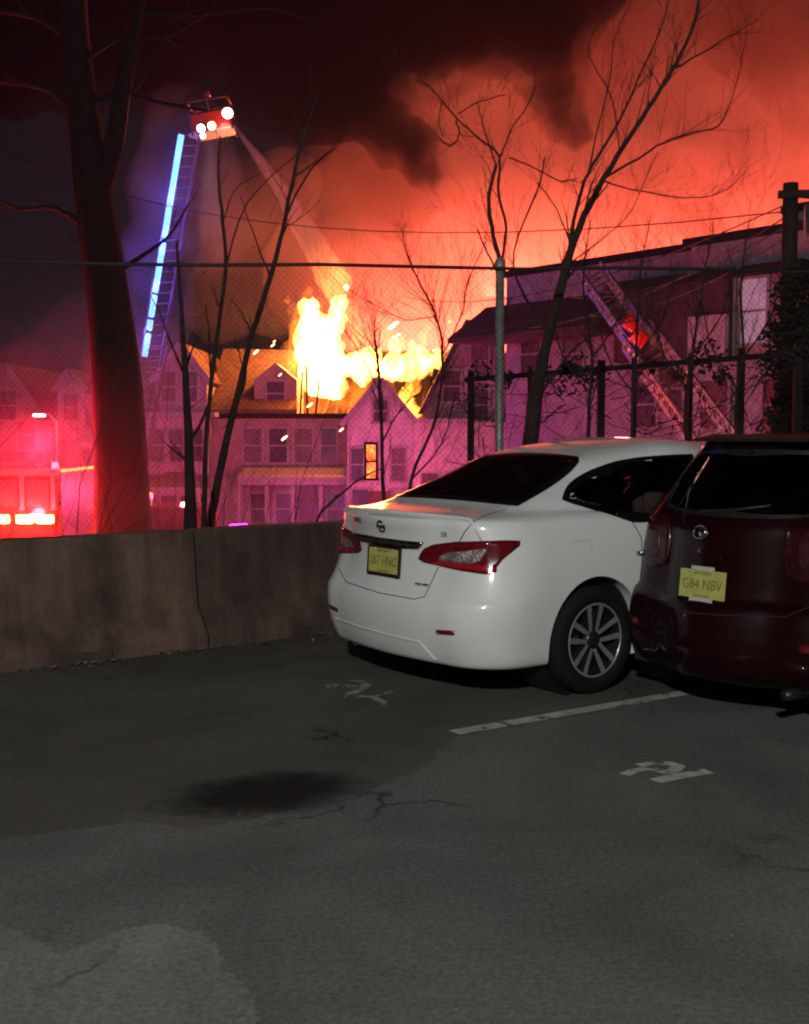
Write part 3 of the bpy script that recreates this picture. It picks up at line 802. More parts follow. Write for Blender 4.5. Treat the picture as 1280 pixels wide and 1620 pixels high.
def bare_tree(name, label, Y, trunks, branches, ntw, seed, tl=.5, mt=M_BARK2, depth=1, group='bare trees beyond the barrier', zbase=None):
    rnd = random.Random(seed)
    P0, _ = pl(trunks[0], Y)
    root = thing(name, label, 'tree', (P0[0].x, P0[0].y, P0[0].z), 0, group)
    al = []
    for t in trunks:
        P, r_ = smooth(*pl(t, Y, .0), 4, .006, rnd); m = MB(); m.tube(P, r_, 10); m.build('trunk', mt, root, True, True); al.append((P, r_))
    for t in branches:
        P, r_ = smooth(*pl(t, Y, rnd.uniform(-.7, .7)), 4, .008, rnd); P[0] = at(t[0][0], t[0][1], Y)
        m = MB(); m.tube(P, r_, 7); m.build('branch', mt, root, True, True); al.append((P, r_))
    m = MB()
    tot = sum(len(p) for p, _ in al)
    for (P, r_) in al:
        for k in range(max(1, int(ntw * len(P) / tot))):
            i = rnd.randint(len(P) // 4, len(P) - 1)
            d = (P[i] - P[max(i - 1, 0)]).normalized() + Vector((rnd.uniform(-1, 1), rnd.uniform(-1, 1), rnd.uniform(-.2, .8))) * .8
            twig(m, P[i], d.normalized(), tl * rnd.uniform(.5, 1.4), max(.0025, r_[i] * .35), depth, rnd)
    if m.v: tag(m.build('twigs', mt, root, False, True, False), kind='stuff')
    return root

bare_tree('bare_tree', 'massive dark tree trunk towering at the left in front of the houses', 26.0,
    [[(196, 900, 100), (192, 760, 84), (186, 620, 80), (172, 480, 70), (150, 330, 62), (134, 200, 52), (120, 80, 46), (112, -60, 40)]],
    [[(150, 330, 40), (178, 240, 32), (196, 130, 26), (220, 20, 20), (236, -40, 16)],
     [(136, 210, 24), (90, 150, 16), (40, 133, 11), (-30, 128, 8)], [(132, 170, 20), (190, 150, 12), (250, 162, 9), (330, 176, 5)],
     [(118, 70, 22), (60, 28, 14), (-10, 16, 10)], [(222, 20, 14), (320, 22, 11), (430, 12, 9), (500, 40, 5)],
     [(125, 100, 16), (190, 60, 10), (260, 60, 6), (330, 20, 4)], [(160, 380, 20), (90, 330, 11), (30, 330, 7), (-30, 300, 5)], [(170, 440, 14), (260, 380, 6), (300, 320, 4)]],
    60, 3, .9, M_BARK, 2)
S = 'slender bare sapling '
bare_tree('sapling', S + 'leaning right across the water spray, left of the fire', 13.5,
    [[(330, 850, 20), (345, 760, 17), (372, 640, 14), (398, 530, 12), (428, 440, 11), (448, 360, 9), (464, 280, 8), (484, 205, 6), (505, 150, 3)]],
    [[(448, 350, 5), (490, 270, 4), (530, 235, 2)], [(428, 440, 5), (405, 380, 3), (380, 310, 2)], [(464, 280, 4), (520, 240, 2), (570, 180, 1.5)]], 26, 5, .45)
bare_tree('sapling', S + 'standing upright beside the grey gabled house', 14.5,
    [[(302, 850, 24), (300, 760, 22), (296, 640, 16), (290, 540, 11), (284, 450, 8), (280, 380, 4)]], [[(294, 600, 6), (262, 520, 4), (240, 470, 2)], [(300, 700, 8), (330, 640, 6), (332, 560, 4), (326, 480, 2)]], 20, 6, .45)
bare_tree('sapling', S + 'thin and wavy, hanging just below the lit basket', 12.9,
    [[(322, 850, 13), (326, 700, 10), (340, 560, 9), (356, 430, 8), (352, 350, 7), (346, 280, 5), (348, 215, 3)]], [[(356, 430, 4), (392, 320, 3), (470, 245, 2)], [(352, 360, 3), (372, 300, 2), (420, 270, 1.5)]], 16, 8, .4)
bare_tree('bare_tree', 'bare multi-stemmed tree reaching high right over the red smoke', 13.0,
    [[(836, 740, 26), (846, 640, 24), (866, 540, 22), (888, 450, 20), (916, 360, 15), (954, 285, 12), (1004, 205, 10), (1046, 140, 9), (1078, 85, 8), (1102, 20, 6), (1112, -50, 5)],
     [(882, 470, 13), (900, 400, 10), (912, 330, 8), (930, 275, 7), (960, 225, 6), (990, 170, 5), (1016, 110, 4), (1048, 40, 3), (1060, -20, 2)]],
    [[(957, 281, 6), (1010, 250, 5), (1050, 226, 4), (1090, 212, 4), (1136, 200, 3.5), (1152, 170, 2.5), (1168, 120, 2), (1180, 60, 1.5)],
     [(1060, 112, 5), (1100, 90, 4), (1150, 60, 2.5), (1200, 30, 1.5)], [(930, 275, 4), (946, 200, 3), (966, 120, 3), (972, 60, 2), (1000, 0, 1.5)],
     [(905, 390, 4), (880, 330, 3), (850, 290, 2.5)], [(954, 285, 4), (1000, 300, 3), (1080, 312, 2.5), (1140, 306, 2), (1180, 270, 1.5)],
     [(870, 530, 8), (830, 470, 6), (812, 400, 4), (850, 300, 4), (862, 250, 3)], [(895, 420, 4), (950, 380, 3), (1000, 330, 2), (1040, 240, 1.5)],
     [(980, 240, 3), (968, 160, 3), (930, 70, 2.5), (985, 0, 2)], [(846, 640, 8), (900, 560, 5), (960, 520, 3), (1030, 500, 2)]], 150, 11, .55, M_BARK2, 2)
bare_tree('sapling', S + 'forking above the galvanised fence post', 12.7,
    [[(790, 740, 12), (792, 620, 11), (794, 520, 10), (793, 430, 10), (778, 360, 9), (774, 310, 8), (785, 262, 7)]],
    [[(793, 430, 7), (800, 360, 6), (788, 300, 6), (790, 250, 5), (760, 220, 4), (720, 185, 4), (682, 140, 3), (660, 128, 2)], [(790, 250, 4), (812, 200, 3), (838, 160, 2.5), (850, 130, 2)],
     [(785, 262, 4), (765, 200, 3), (755, 160, 2)], [(722, 190, 4), (726, 215, 3), (712, 230, 4), (690, 215, 2)], [(724, 180, 3), (760, 160, 2.5), (800, 150, 2)], [(786, 430, 5), (766, 390, 4), (756, 362, 3)],
     [(806, 250, 3.5), (840, 262, 3), (880, 285, 3), (912, 283, 3)], [(700, 160, 3), (694, 190, 2), (700, 215, 2)]], 70, 12, .4, M_BARK2, 2)
bare_tree('sapling', S + 'thin, with its tip against the flames', 12.6,
    [[(610, 860, 9), (606, 760, 8), (602, 640, 7), (596, 560, 6), (592, 520, 4)]], [[(604, 700, 4), (640, 640, 3), (680, 610, 2)], [(600, 620, 3), (570, 560, 2), (545, 520, 1.5)]], 60, 14, .45, M_BARK2, 2)
bare_tree('sapling', S + 'with spreading crown of fine twigs right of the flames', 13.2,
    [[(640, 860, 8), (650, 760, 7), (690, 660, 6), (700, 560, 6), (690, 500, 5), (660, 440, 4), (640, 390, 3)]],
    [[(700, 560, 4), (730, 500, 3), (742, 440, 3), (770, 380, 2)], [(690, 500, 3), (640, 505, 2), (590, 480, 1.5)], [(650, 760, 4), (700, 700, 3), (720, 620, 2)]], 110, 15, .55, M_BARK2, 2)
bare_tree('sapling', S + 'broken and leaning low over the barrier beside the sedan', 12.2,
    [[(494, 860, 7), (505, 815, 6), (535, 785, 5), (570, 758, 4), (602, 742, 2)]], [], 6, 16, .25)
for i, (px, sd) in enumerate(((1090, 1), (1000, 2), (1170, 3), (930, 4))):
    pts = [(px, 740, 10), (px - 6 + 8 * (i % 2), 650, 8), (px + 6, 560, 6), (px + 22 - 10 * i, 450, 4), (px + 40 - 12 * i, 350, 2)]
    bare_tree('sapling', S + ['behind the maroon hatchback roof, with tangled twigs', 'behind the sedan roof, beside the red-lit ladder', 'nearest the utility pole', 'close to the multi-stemmed tree, behind the sedan roof'][i], 13.4 + .5 * i,
        [pts], [[(px, 620, 4), (px - 40, 560, 3), (px - 60, 480, 2)], [(px + 4, 570, 4), (px + 50, 500, 3), (px + 70, 420, 1.5)]], 70, 20 + sd, .55, M_BARK2, 2)

# ------------------------------------------------------------------ overgrown rail fence on the right
Y = 16.5
RA, RB = at(736, 601, 17.5), at(1300, 556, 14.6)
rf = thing('rail_fence', 'dark overgrown rail fence with vines behind the sedan roof', 'fence', (RA.x, RA.y, STREET))
M_DARKW = mat('dark_weathered_wood', (0.030, 0.022, 0.020), .95, var=.4, scale=6, bump=.5)
rd = RB - RA
def rp(px):
    t = (px - 640) / F; s = (t * RA.y - RA.x) / (rd.x - t * rd.y); return RA + rd * s
for px, wd in ((745, .10), (838, .06), (951, .10), (1003, .06), (1092, .05), (1172, .08), (1262, .09)):
    p = rp(px); m = MB(); m.box((p.x, p.y + .08, (p.z + STREET) / 2 + .05), (wd, .1, p.z - STREET + .15)); m.build('post', M_DARKW, rf, world=True)
for dz in (0,):
    m = MB(); m.bar(RA + Vector((0, 0, dz)), RB + Vector((0, 0, dz)), .05, .07); m.build('rail', M_DARKW, rf, world=True)
rnd = random.Random(44)
def leaf_clump(m, c, r, n, rnd, size=.05):
    for _ in range(n):
        v = Vector((rnd.gauss(0, 1), rnd.gauss(0, 1), rnd.gauss(0, 1))); v = v.normalized() * r * rnd.random() ** .4
        p = c + v; a = Vector((rnd.uniform(-1, 1), rnd.uniform(-1, 1), rnd.uniform(-1, 1))).normalized(); b_ = a.orthogonal().normalized(); s = size * rnd.uniform(.6, 1.4)
        m.add([p - a * s, p + b_ * s * .5, p + a * s, p - b_ * s * .5], [(0, 1, 2, 3)])
M_LEAF = mat('dry_ivy', (0.045, 0.032, 0.026), .8, var=.5, scale=4)
m = MB(); ml = MB()
for k in range(150):
    t = rnd.random(); p = RA.lerp(RB, t) + Vector((0, .05, rnd.uniform(-1.3, .05)))
    d = Vector((rnd.uniform(-1, 1), rnd.uniform(-.3, .3), rnd.uniform(-.9, .6))).normalized()
    twig(m, p, d, rnd.uniform(.4, 1.1), rnd.uniform(.004, .011), 1, rnd)
for k in range(16):
    t = rnd.random(); p = RA.lerp(RB, t) + Vector((0, .05, rnd.uniform(-.25, .12))); leaf_clump(ml, p, rnd.uniform(.08, .28), 40, rnd)
o = m.build('vine_stems', M_DARKW, rf, world=True, fixn=False); tag(o, kind='stuff')
o = ml.build('vine_leaves', M_LEAF, rf, world=True, fixn=False); tag(o, kind='stuff')
# dark evergreen shrub by the utility pole
Y = 18.0
sh = thing('evergreen_shrub', 'dark dense evergreen standing at the right edge by the utility pole', 'tree', (at(1275, 700, Y).x, Y, STREET))
m = MB(); m.tube([at(1278, 900, Y), at(1276, 650, Y), at(1280, 450, Y)], [.09, .06, .02], 8); m.build('trunk', M_BARK, sh, True, True)
m = MB()
for k in range(110):
    t = rnd.random() ** .8; c = at(1276, 720 - 290 * t, Y); rr = .62 * (1 - t * .55)
    leaf_clump(m, c + Vector((rnd.uniform(-1, 1) * rr, rnd.uniform(-1, 1) * rr, rnd.uniform(-.2, .2))), .26, 60, rnd, .06)
m.build('crown', mat('evergreen_leaf', (0.035, 0.04, 0.025), .7, var=.5, scale=3), sh, world=True, fixn=False)
# brush on the bank just behind the barrier
m = MB(); rnd = random.Random(9)
for k in range(260):
    s = rnd.uniform(-4, 14); p = BP + BD * s + BN * rnd.uniform(1.2, 5); d = (p - BP).dot(BN); p.z = STREET * min(1, max(0, (d - 1.2) / 7)) - .1
    twig(m, p, Vector((rnd.uniform(-.5, .5), rnd.uniform(-.5, .5), 1)).normalized(), rnd.uniform(.5, 1.3), rnd.uniform(.004, .009), 1, rnd)
for k in range(150):
    s = rnd.uniform(-3, 15); p = BP + BD * s + BN * rnd.uniform(1.5, 6); d = (p - BP).dot(BN); p.z = STREET * min(1, max(0, (d - 1.2) / 7)) - .1
    twig(m, p, Vector((rnd.uniform(-.35, .55), rnd.uniform(-.4, .4), 1)).normalized(), rnd.uniform(1.6, 3.4), rnd.uniform(.005, .010), 2, rnd)
o = m.build('brush', M_BARK2, fixn=False); tag(o, 'thin dry brush growing on the bank behind the barrier', 'brush', kind='stuff')
# ================================================================== parked cars
M_WHITE = mat('white_car_paint', (0.78, 0.785, 0.79), .38, var=.04, scale=3, coat=.8, spec=.3)
M_MAROON = mat('maroon_car_paint', (0.012, 0.0003, 0.0012), .5, var=.1, scale=3, coat=.35, spec=.08)
M_RUB = mat('tyre_rubber', (0.007, 0.007, 0.007), .8, var=.25, scale=20, bump=.2, spec=.25)
M_BLACK = mat('black_plastic', (0.012, 0.012, 0.012), .5, var=.15, scale=12)
M_SEAL = mat('window_frit', (0.006, 0.006, 0.006), .25, var=0)
M_GAP = mat('shut_line', (0.02, 0.02, 0.02), .9, var=0)
M_GAPL = mat('faint_shut_line', (0.22, 0.22, 0.22), .9, var=0)
M_SEAT = mat('seat_cloth', (0.13, 0.10, 0.095), .9, var=.2, scale=20)
M_TAILR = mat('tail_lens_red', (0.14, 0.004, 0.010), .12, var=.25, scale=30, coat=1.0)
M_TAILC = mat('tail_lens_clear', (0.42, 0.33, 0.33), .18, .55, var=.45, scale=42, coat=1.0, bump=.8, bscale=60)
M_TAILD = mat('dim_tail_lens', (0.05, 0.012, 0.016), .4, var=.3, scale=30, coat=.2, spec=.2)
M_TAILD2 = mat('dark_tail_lens', (0.035, 0.003, 0.006), .4, var=.3, scale=30, coat=.3, spec=.2)
M_PLATE_Y = mat('plate_yellow', (0.52, 0.50, 0.13), .5, var=.12, scale=14)
M_PLATE_T = mat('plate_text', (0.20, 0.185, 0.06), .6, var=0)
M_MACH = mat('machined_alloy', (0.66, 0.66, 0.67), .30, .75, var=.1, scale=30)
M_DKALLOY = mat('dark_alloy', (0.035, 0.035, 0.038), .35, .6, var=.1)
def tint_glass(name, tint, a):
    m, n, l, b = nodes_of(name)
    tr = n.new('ShaderNodeBsdfTransparent'); tr.inputs['Color'].default_value = (*tint, 1)
    gl = n.new('ShaderNodeBsdfGlossy'); gl.inputs['Roughness'].default_value = 0.03
    fr = n.new('ShaderNodeFresnel'); fr.inputs['IOR'].default_value = 1.5
    mx = n.new('ShaderNodeMixShader'); l.new(fr.outputs[0], mx.inputs[0]); l.new(tr.outputs[0], mx.inputs[1]); l.new(gl.outputs[0], mx.inputs[2])
    l.new(mx.outputs[0], n['Material Output'].inputs['Surface']); return m
M_CGLASS = tint_glass('tinted_car_glass', (.70, .66, .66), 0)
M_CGLASS2 = tint_glass('privacy_car_glass', (.10, .10, .10), 0)

def lerp3(x, za, zb, zc, xa, xb):
    if x <= xa: t = 0; return za + (zb - za) * 0
    def ss(t): return t * t * (3 - 2 * t)
    xm = (xa + xb) / 2
    if x >= xb: return zc
    # three-point smooth curve: rear value, middle value, front value
    if x < xm: return za + (zb - za) * ss((x - xa) / (xm - xa))
    return zb + (zc - zb) * ss((x - xm) / (xb - xm))

NR, NC, NS = 8, 9, 44
def ring(xr, sag, rcx, rcy, wr, w, wf, xf, fsag, fcx, fcy, z3, xa=.9, xb=3.7):
    P = []
    for i in range(NR):
        t = i / NR; P.append((xr + sag * t * t, t * (wr - rcy)))
    cx, cyy = xr + sag + rcx, wr - rcy
    for i in range(NC):
        a = math.pi / 2 * i / NC; P.append((cx - rcx * math.cos(a), cyy + rcy * math.sin(a)))
    fx = xf - fsag - fcx
    for i in range(NS + 1):
        t = i / NS
        y = w - (w - wr) * max(0, 1 - t / .42) ** 2 - (w - wf) * max(0, (t - .58) / .42) ** 2
        P.append((cx + (fx - cx) * t, y))
    for i in range(1, NC + 1):
        a = math.pi / 2 * i / NC; P.append((fx + fcx * math.sin(a), wf - fcy + fcy * math.cos(a)))
    for i in range(1, NR + 1):
        t = 1 - i / NR; P.append((xf - fsag * t * t, t * (wf - fcy)))
    return [Vector((x, y, lerp3(x, *z3, xa, xb))) for x, y in P]

def catmull(p0, p1, p2, p3, t):
    return .5 * ((2 * p1) + (p2 - p0) * t + (2 * p0 - 5 * p1 + 4 * p2 - p3) * t * t + (3 * p1 - p0 - 3 * p2 + p3) * t ** 3)

def body_mesh(rings, sub=4):
    rows = []
    for i in range(len(rings) - 1):
        a, b, c, d = rings[max(i - 1, 0)], rings[i], rings[i + 1], rings[min(i + 2, len(rings) - 1)]
        for k in range(sub):
            t = k / sub; rows.append([catmull(a[j], b[j], c[j], d[j], t) for j in range(len(b))])
    rows.append(rings[-1])
    # mirror every row into a closed loop
    loops = []
    for r in rows:
        n = len(r); loops.append(r + [Vector((p.x, -p.y, p.z)) for p in r[-2:0:-1]])
    n = len(loops[0]); vs = [v for l_ in loops for v in l_]; fs = []
    for i in range(len(loops) - 1):
        for k in range(n): fs.append((i * n + k, i * n + (k + 1) % n, (i + 1) * n + (k + 1) % n, (i + 1) * n + k))
    fs.append(tuple(range(n))[::-1])
    # close the top along the centre line
    top = (len(loops) - 1) * n; h = n // 2
    for k in range(h):
        q = (top + k, top + k + 1, top + (n - k - 1) % n, top + (n - k) % n)
        q = tuple(dict.fromkeys(q))
        if len(q) >= 3: fs.append(q)
    me = bpy.data.meshes.new('body'); me.from_pydata([tuple(v) for v in vs], [], fs)
    bm = bmesh.new(); bm.from_mesh(me); bmesh.ops.remove_doubles(bm, verts=bm.verts[:], dist=1e-5); bmesh.ops.recalc_face_normals(bm, faces=bm.faces[:]); bm.to_mesh(me); bm.free()
    return me

def cut_arches(me, arches):
    ob = bpy.data.objects.new('tmp_body', me); COL.objects.link(ob); cut = []
    for (x, z, r) in arches:
        for s in (-1, 1):
            m = MB(); M = Matrix.Translation((x, s * .80, z)) @ Matrix.Rotation(R(90), 4, 'X')
            m.lathe([(0, -.2), (r, -.2), (r, .2), (0, .2)], 56, M); c = m.build('tmp_cut', M_BLACK); bm = bmesh.new(); bm.from_mesh(c.data); bmesh.ops.remove_doubles(bm, verts=bm.verts[:], dist=1e-5); bmesh.ops.recalc_face_normals(bm, faces=bm.faces[:]); bm.to_mesh(c.data); bm.free()
            md = ob.modifiers.new('b', 'BOOLEAN'); md.object = c; md.operation = 'DIFFERENCE'; md.solver = 'EXACT'; cut.append(c)
    dg = bpy.context.evaluated_depsgraph_get(); dg.update(); out = bpy.data.meshes.new_from_object(ob.evaluated_get(dg))
    for c in cut: bpy.data.objects.remove(c)
    bpy.data.objects.remove(ob); return out

class CarSkin:
    """the car's outer skin, and panels fitted onto it"""
    def __init__(s, root, me):
        s.root = root; s.W = WM[root.name]; s.I = s.W.inverted()
        bm = bmesh.new(); bm.from_mesh(me); s.bvh = BVHTree.FromBMesh(bm); bm.free()
        s.eye = s.I @ Vector((0, 0, CAM_H)); s.holes = []
    def px_dir(s, px, py):
        p = s.I @ at(px, py, 10.0); return (p - s.eye).normalized()
    def hit_px(s, px, py):
        h = s.bvh.ray_cast(s.eye, s.px_dir(px, py))
        return (h[0], h[1]) if h[0] is not None else (None, None)
    def hit_y(s, x, z, side):
        h = s.bvh.ray_cast(Vector((x, side * 3, z)), Vector((0, -side, 0))); return (h[0], h[1])
    def hit_x(s, y, z):
        h = s.bvh.ray_cast(Vector((-3, y, z)), Vector((1, 0, 0))); return (h[0], h[1])
    def hit_z(s, x, y):
        h = s.bvh.ray_cast(Vector((x, y, 4)), Vector((0, 0, -1))); return (h[0], h[1])
    def fit(s, outline, proj, off, maxlen=.06, thick=.012, mirror=False):
        """a flat outline laid onto the skin by proj(u, v)"""
        bm = bmesh.new(); vs = [bm.verts.new((u, v, 0)) for u, v in outline]; f = bm.faces.new(vs)
        bmesh.ops.triangulate(bm, faces=[f])
        sc = maxlen
        for _ in range(7):
            long = [e for e in bm.edges if e.calc_length() > sc]
            if not long: break
            bmesh.ops.subdivide_edges(bm, edges=long, cuts=1); bmesh.ops.triangulate(bm, faces=bm.faces[:])
        ok = True; bad = []
        for v in bm.verts:
            p, nn = proj(v.co.x, v.co.y)
            if p is None: bad.append(v); continue
            v.co = p + nn * off; 
        if bad: bmesh.ops.delete(bm, geom=bad, context='VERTS')
        bm.normal_update()
        be = [e for e in bm.edges if e.is_boundary]
        if thick > 0 and be:
            r = bmesh.ops.extrude_edge_only(bm, edges=be)
            nv = [g for g in r['geom'] if isinstance(g, bmesh.types.BMVert)]
            for v in nv:
                h = s.bvh.find_nearest(v.co)
                if h[0] is not None: v.co -= h[1] * thick
        if mirror:
            for v in bm.verts: v.co.y = -v.co.y
        bmesh.ops.recalc_face_normals(bm, faces=bm.faces[:])
        return bm
    def panel(s, name, outline, proj, m, off=.004, parent=None, maxlen=.06, thick=.012, mirror=False, smooth=True):
        bm = s.fit(outline, proj, off, maxlen, thick, mirror); me = bpy.data.meshes.new(name); bm.to_mesh(me); bm.free()
        o = link_mesh(name, me, m, parent or s.root, smooth)
        # faces should look outwards
        return o
    def seam(s, name, pts, proj, m=None, r=.0035, parent=None, mirror=False, off=0.0):
        P = []
        for a, b in zip(pts[:-1], pts[1:]):
            for k in range(8):
                t = k / 8; P.append((a[0] + (b[0] - a[0]) * t, a[1] + (b[1] - a[1]) * t))
        P.append(pts[-1]); Q = []
        for u, v in P:
            p, nn = proj(u, v)
            if p is not None: Q.append(p + nn * off)
        if mirror: Q = [Vector((p.x, -p.y, p.z)) for p in Q]
        mm = MB(); mm.tube(Q, r, 5); return mm.build(name, m or M_GAP, parent or s.root)

def curve2(pts, k=6, closed=True):
    """smooth closed outline through 2-d points"""
    P = [Vector((a, b, 0)) for a, b in pts]; n = len(P); out = []
    for i in range(n if closed else n - 1):
        if closed: a, b, c, d = P[i - 1], P[i], P[(i + 1) % n], P[(i + 2) % n]
        else: a, b, c, d = P[max(i - 1, 0)], P[i], P[i + 1], P[min(i + 2, n - 1)]
        for j in range(k):
            q = catmull(a, b, c, d, j / k); out.append((q.x, q.y))
    return out
def shrink(poly, d):
    c = (sum(p[0] for p in poly) / len(poly), sum(p[1] for p in poly) / len(poly)); out = []
    for p in poly:
        v = Vector((p[0] - c[0], p[1] - c[1])); L_ = v.length; v *= max(0, (L_ - d)) / L_; out.append((c[0] + v.x, c[1] + v.y))
    return out
def inside(poly, x, y):
    r = False; j = len(poly) - 1
    for i in range(len(poly)):
        if (poly[i][1] > y) != (poly[j][1] > y) and x < (poly[j][0] - poly[i][0]) * (y - poly[i][1]) / (poly[j][1] - poly[i][1]) + poly[i][0]: r = not r
        j = i
    return r
def ring_panel(sk, name, poly, d, proj, m, off, parent, mirror=False):
    """black border strip between an outline and its inset"""
    mm = MB(); n = len(poly); K = 4; rows = []
    for k in range(K + 1):
        row = []
        for (u, v) in shrink(poly, d * k / K):
            p, nn = proj(u, v)
            row.append(p + nn * off if p is not None else None)
        rows.append(row)
    ok = [i for i in range(n) if all(r_[i] is not None for r_ in rows)]; q = len(ok)
    vs = [r_[i] for r_ in rows for i in ok]
    mm.add(vs, [(a * q + i, a * q + (i + 1) % q, (a + 1) * q + (i + 1) % q, (a + 1) * q + i) for a in range(K) for i in range(q)])
    return mm.build(name, m, parent, True)

def alloy_wheel(root, x, side, r, w, track, n=5):
    """tyre, rim with paired spokes, hub"""
    M = Matrix.Translation((x, side * track, r)) @ Matrix.Rotation(R(90) * -side, 4, 'X')     # local +z = outboard
    m = MB(); rr = r * .70
    m.lathe([(rr, -w / 2), (r * .93, -w / 2), (r * .985, -w * .42), (r, -w * .33), (r, w * .33), (r * .985, w * .42), (r * .93, w * .5), (r * .80, w * .51), (rr * 1.02, w * .47), (rr, w * .40), (rr, -w / 2)], 48, M)
    wh = m.build('wheel', M_RUB, root, True); wh['label'] = 'tyre and alloy rim'
    for k in range(4):
        q = MB(); h = (-.33 + .22 * k) * w; q.lathe([(r + .0005, h - .004), (r + .001, h + .004)], 48, M); q.build('tread_groove', M_GAP, wh)
    m = MB(); m.lathe([(rr * 1.0, w * .44), (rr * .965, w * .47), (rr * .94, w * .44), (rr * .92, w * .2), (rr * .90, -w * .35), (0, -w * .38)], 48, M); m.build('rim', M_DKALLOY, wh, True)
    m = MB(); m.lathe([(rr * .99, w * .452), (rr * .955, w * .482), (rr * .93, w * .45)], 48, M); m.build('rim_lip', M_MACH, wh, True)
    for k in range(n):
        for s in (-1, 1):
            a = 2 * math.pi * k / n + .3; q = MB()
            rad = Vector((math.cos(a), math.sin(a), 0)); tan = Vector((-math.sin(a), math.cos(a), 0))
            p0 = rad * rr * .20 + tan * s * rr * .10; p1 = rad * rr * .95 + tan * s * rr * .24
            n0 = tan * rr * .055; n1 = tan * rr * .085
            z0, z1 = w * .36, w * .43
            top = [p0 - n0 + Vector((0, 0, z0)), p1 - n1 + Vector((0, 0, z1)), p1 + n1 + Vector((0, 0, z1)), p0 + n0 + Vector((0, 0, z0))]
            bot = [v - Vector((0, 0, w * .22)) for v in top]
            q.cur = 0; q.add([M @ v for v in top], [(0, 1, 2, 3)])
            q.cur = 1; q.add([M @ v for v in top + bot], [(0, 1, 5, 4), (1, 2, 6, 5), (2, 3, 7, 6), (3, 0, 4, 7), (4, 5, 6, 7)])
            q.build('spoke', [M_MACH, M_DKALLOY], wh)
    m = MB(); m.lathe([(rr * .26, w * .2), (rr * .24, w * .37), (rr * .12, w * .41), (0, w * .415)], 24, M); m.build('hub_cap', M_DKALLOY, wh, True)
    m = MB(); m.lathe([(rr * .5, w * .05), (rr * .5, -w * .1), (rr * .12, -w * .1)], 24, M); m.build('brake_disc', M_ALUD, wh, True)
M_ALUD = mat('brake_steel', (.3, .3, .3), .4, .9, var=.2, scale=20)

def text_mesh(name, txt, size, loc, normal, m, parent, depth=.002, up=Vector((0, 0, 1)), squash=1.0):
    cu = bpy.data.curves.new('lettering', 'FONT'); cu.body = txt; cu.size = size; cu.extrude = depth; cu.align_x = 'CENTER'; cu.align_y = 'CENTER'; cu.resolution_u = 2
    ob = bpy.data.objects.new('lettering', cu); COL.objects.link(ob)
    dg = bpy.context.evaluated_depsgraph_get(); dg.update(); me = bpy.data.meshes.new_from_object(ob.evaluated_get(dg)); bpy.data.objects.remove(ob); bpy.data.curves.remove(cu)
    z = Vector(normal).normalized(); x = up.cross(z).normalized(); y = z.cross(x)
    Mx = Matrix((x, y, z)).transposed().to_4x4(); Mx.translation = Vector(loc)
    for v in me.vertices: v.co = Mx @ Vector((v.co.x * squash, v.co.y, v.co.z))
    me.name = name; me.materials.clear(); return link_mesh(name, me, m, parent)

def licence_plate(root, loc, normal, txt, framed):
    z = Vector(normal).normalized(); x = Vector((0, 0, 1)).cross(z).normalized(); y = z.cross(x); rot = Matrix((x, y, z)).transposed()
    m = MB(); m.box(loc, (.305, .152, .006), rot=rot, bev=.002); pl_ = m.build('licence_plate', M_PLATE_Y, root)
    loc = Vector(loc)
    def w_(a, b, c=.004): return loc + x * a + y * b + z * c
    text_mesh('plate_number', txt, .078, w_(0, -.004), z, M_PLATE_T, pl_, .001, squash=.86)
    text_mesh('plate_state', 'NEW JERSEY', .022, w_(0, .058), z, M_PLATE_T, pl_, .001)
    text_mesh('plate_motto', 'Garden State', .02, w_(0, -.062), z, M_PLATE_T, pl_, .001)
    fm = M_BLACK
    if framed == 'black':
        m = MB(); m.box(w_(0, -.083, .0), (.325, .02, .014), rot=rot); m.box(w_(0, .08, .0), (.325, .012, .014), rot=rot)
        for s in (-1, 1): m.box(w_(s * .157, 0, .0), (.012, .152, .014), rot=rot)
        m.build('plate_frame', M_BLACK, pl_)
    else:
        m = MB(); m.box(w_(0, .085), (.15, .022, .008), rot=rot); m.box(w_(0, -.085), (.15, .024, .008), rot=rot)
        m.build('plate_tab', mat('plate_white', (.55, .55, .5), .5, var=.1), pl_)
    for s in (-1, 1):
        m = MB(); m.lathe([(0, .006), (.006, .005), (.007, 0)], 8, Matrix.Translation(w_(s * .09, .068)) @ rot.to_4x4()); m.build('screw', M_MACH, pl_, True)

def seats(root, xs, z, wd, top):
    for (x, ys) in xs:
        for y in ys:
            m = MB(); m.box((x + .25, y, z), (.5, wd, .2), bev=.06); st = m.build('seat', M_SEAT, root, True)
            m = MB(); m.box((x, y, z + .32), (.16, wd, .58), rot=Matrix.Rotation(R(-14), 3, 'Y'), bev=.06); m.build('seat_back', M_SEAT, st, True)
            m = MB(); m.box((x - .09, y, top - .09), (.10, .25, .17), bev=.045); m.build('headrest', M_SEAT, st, True)

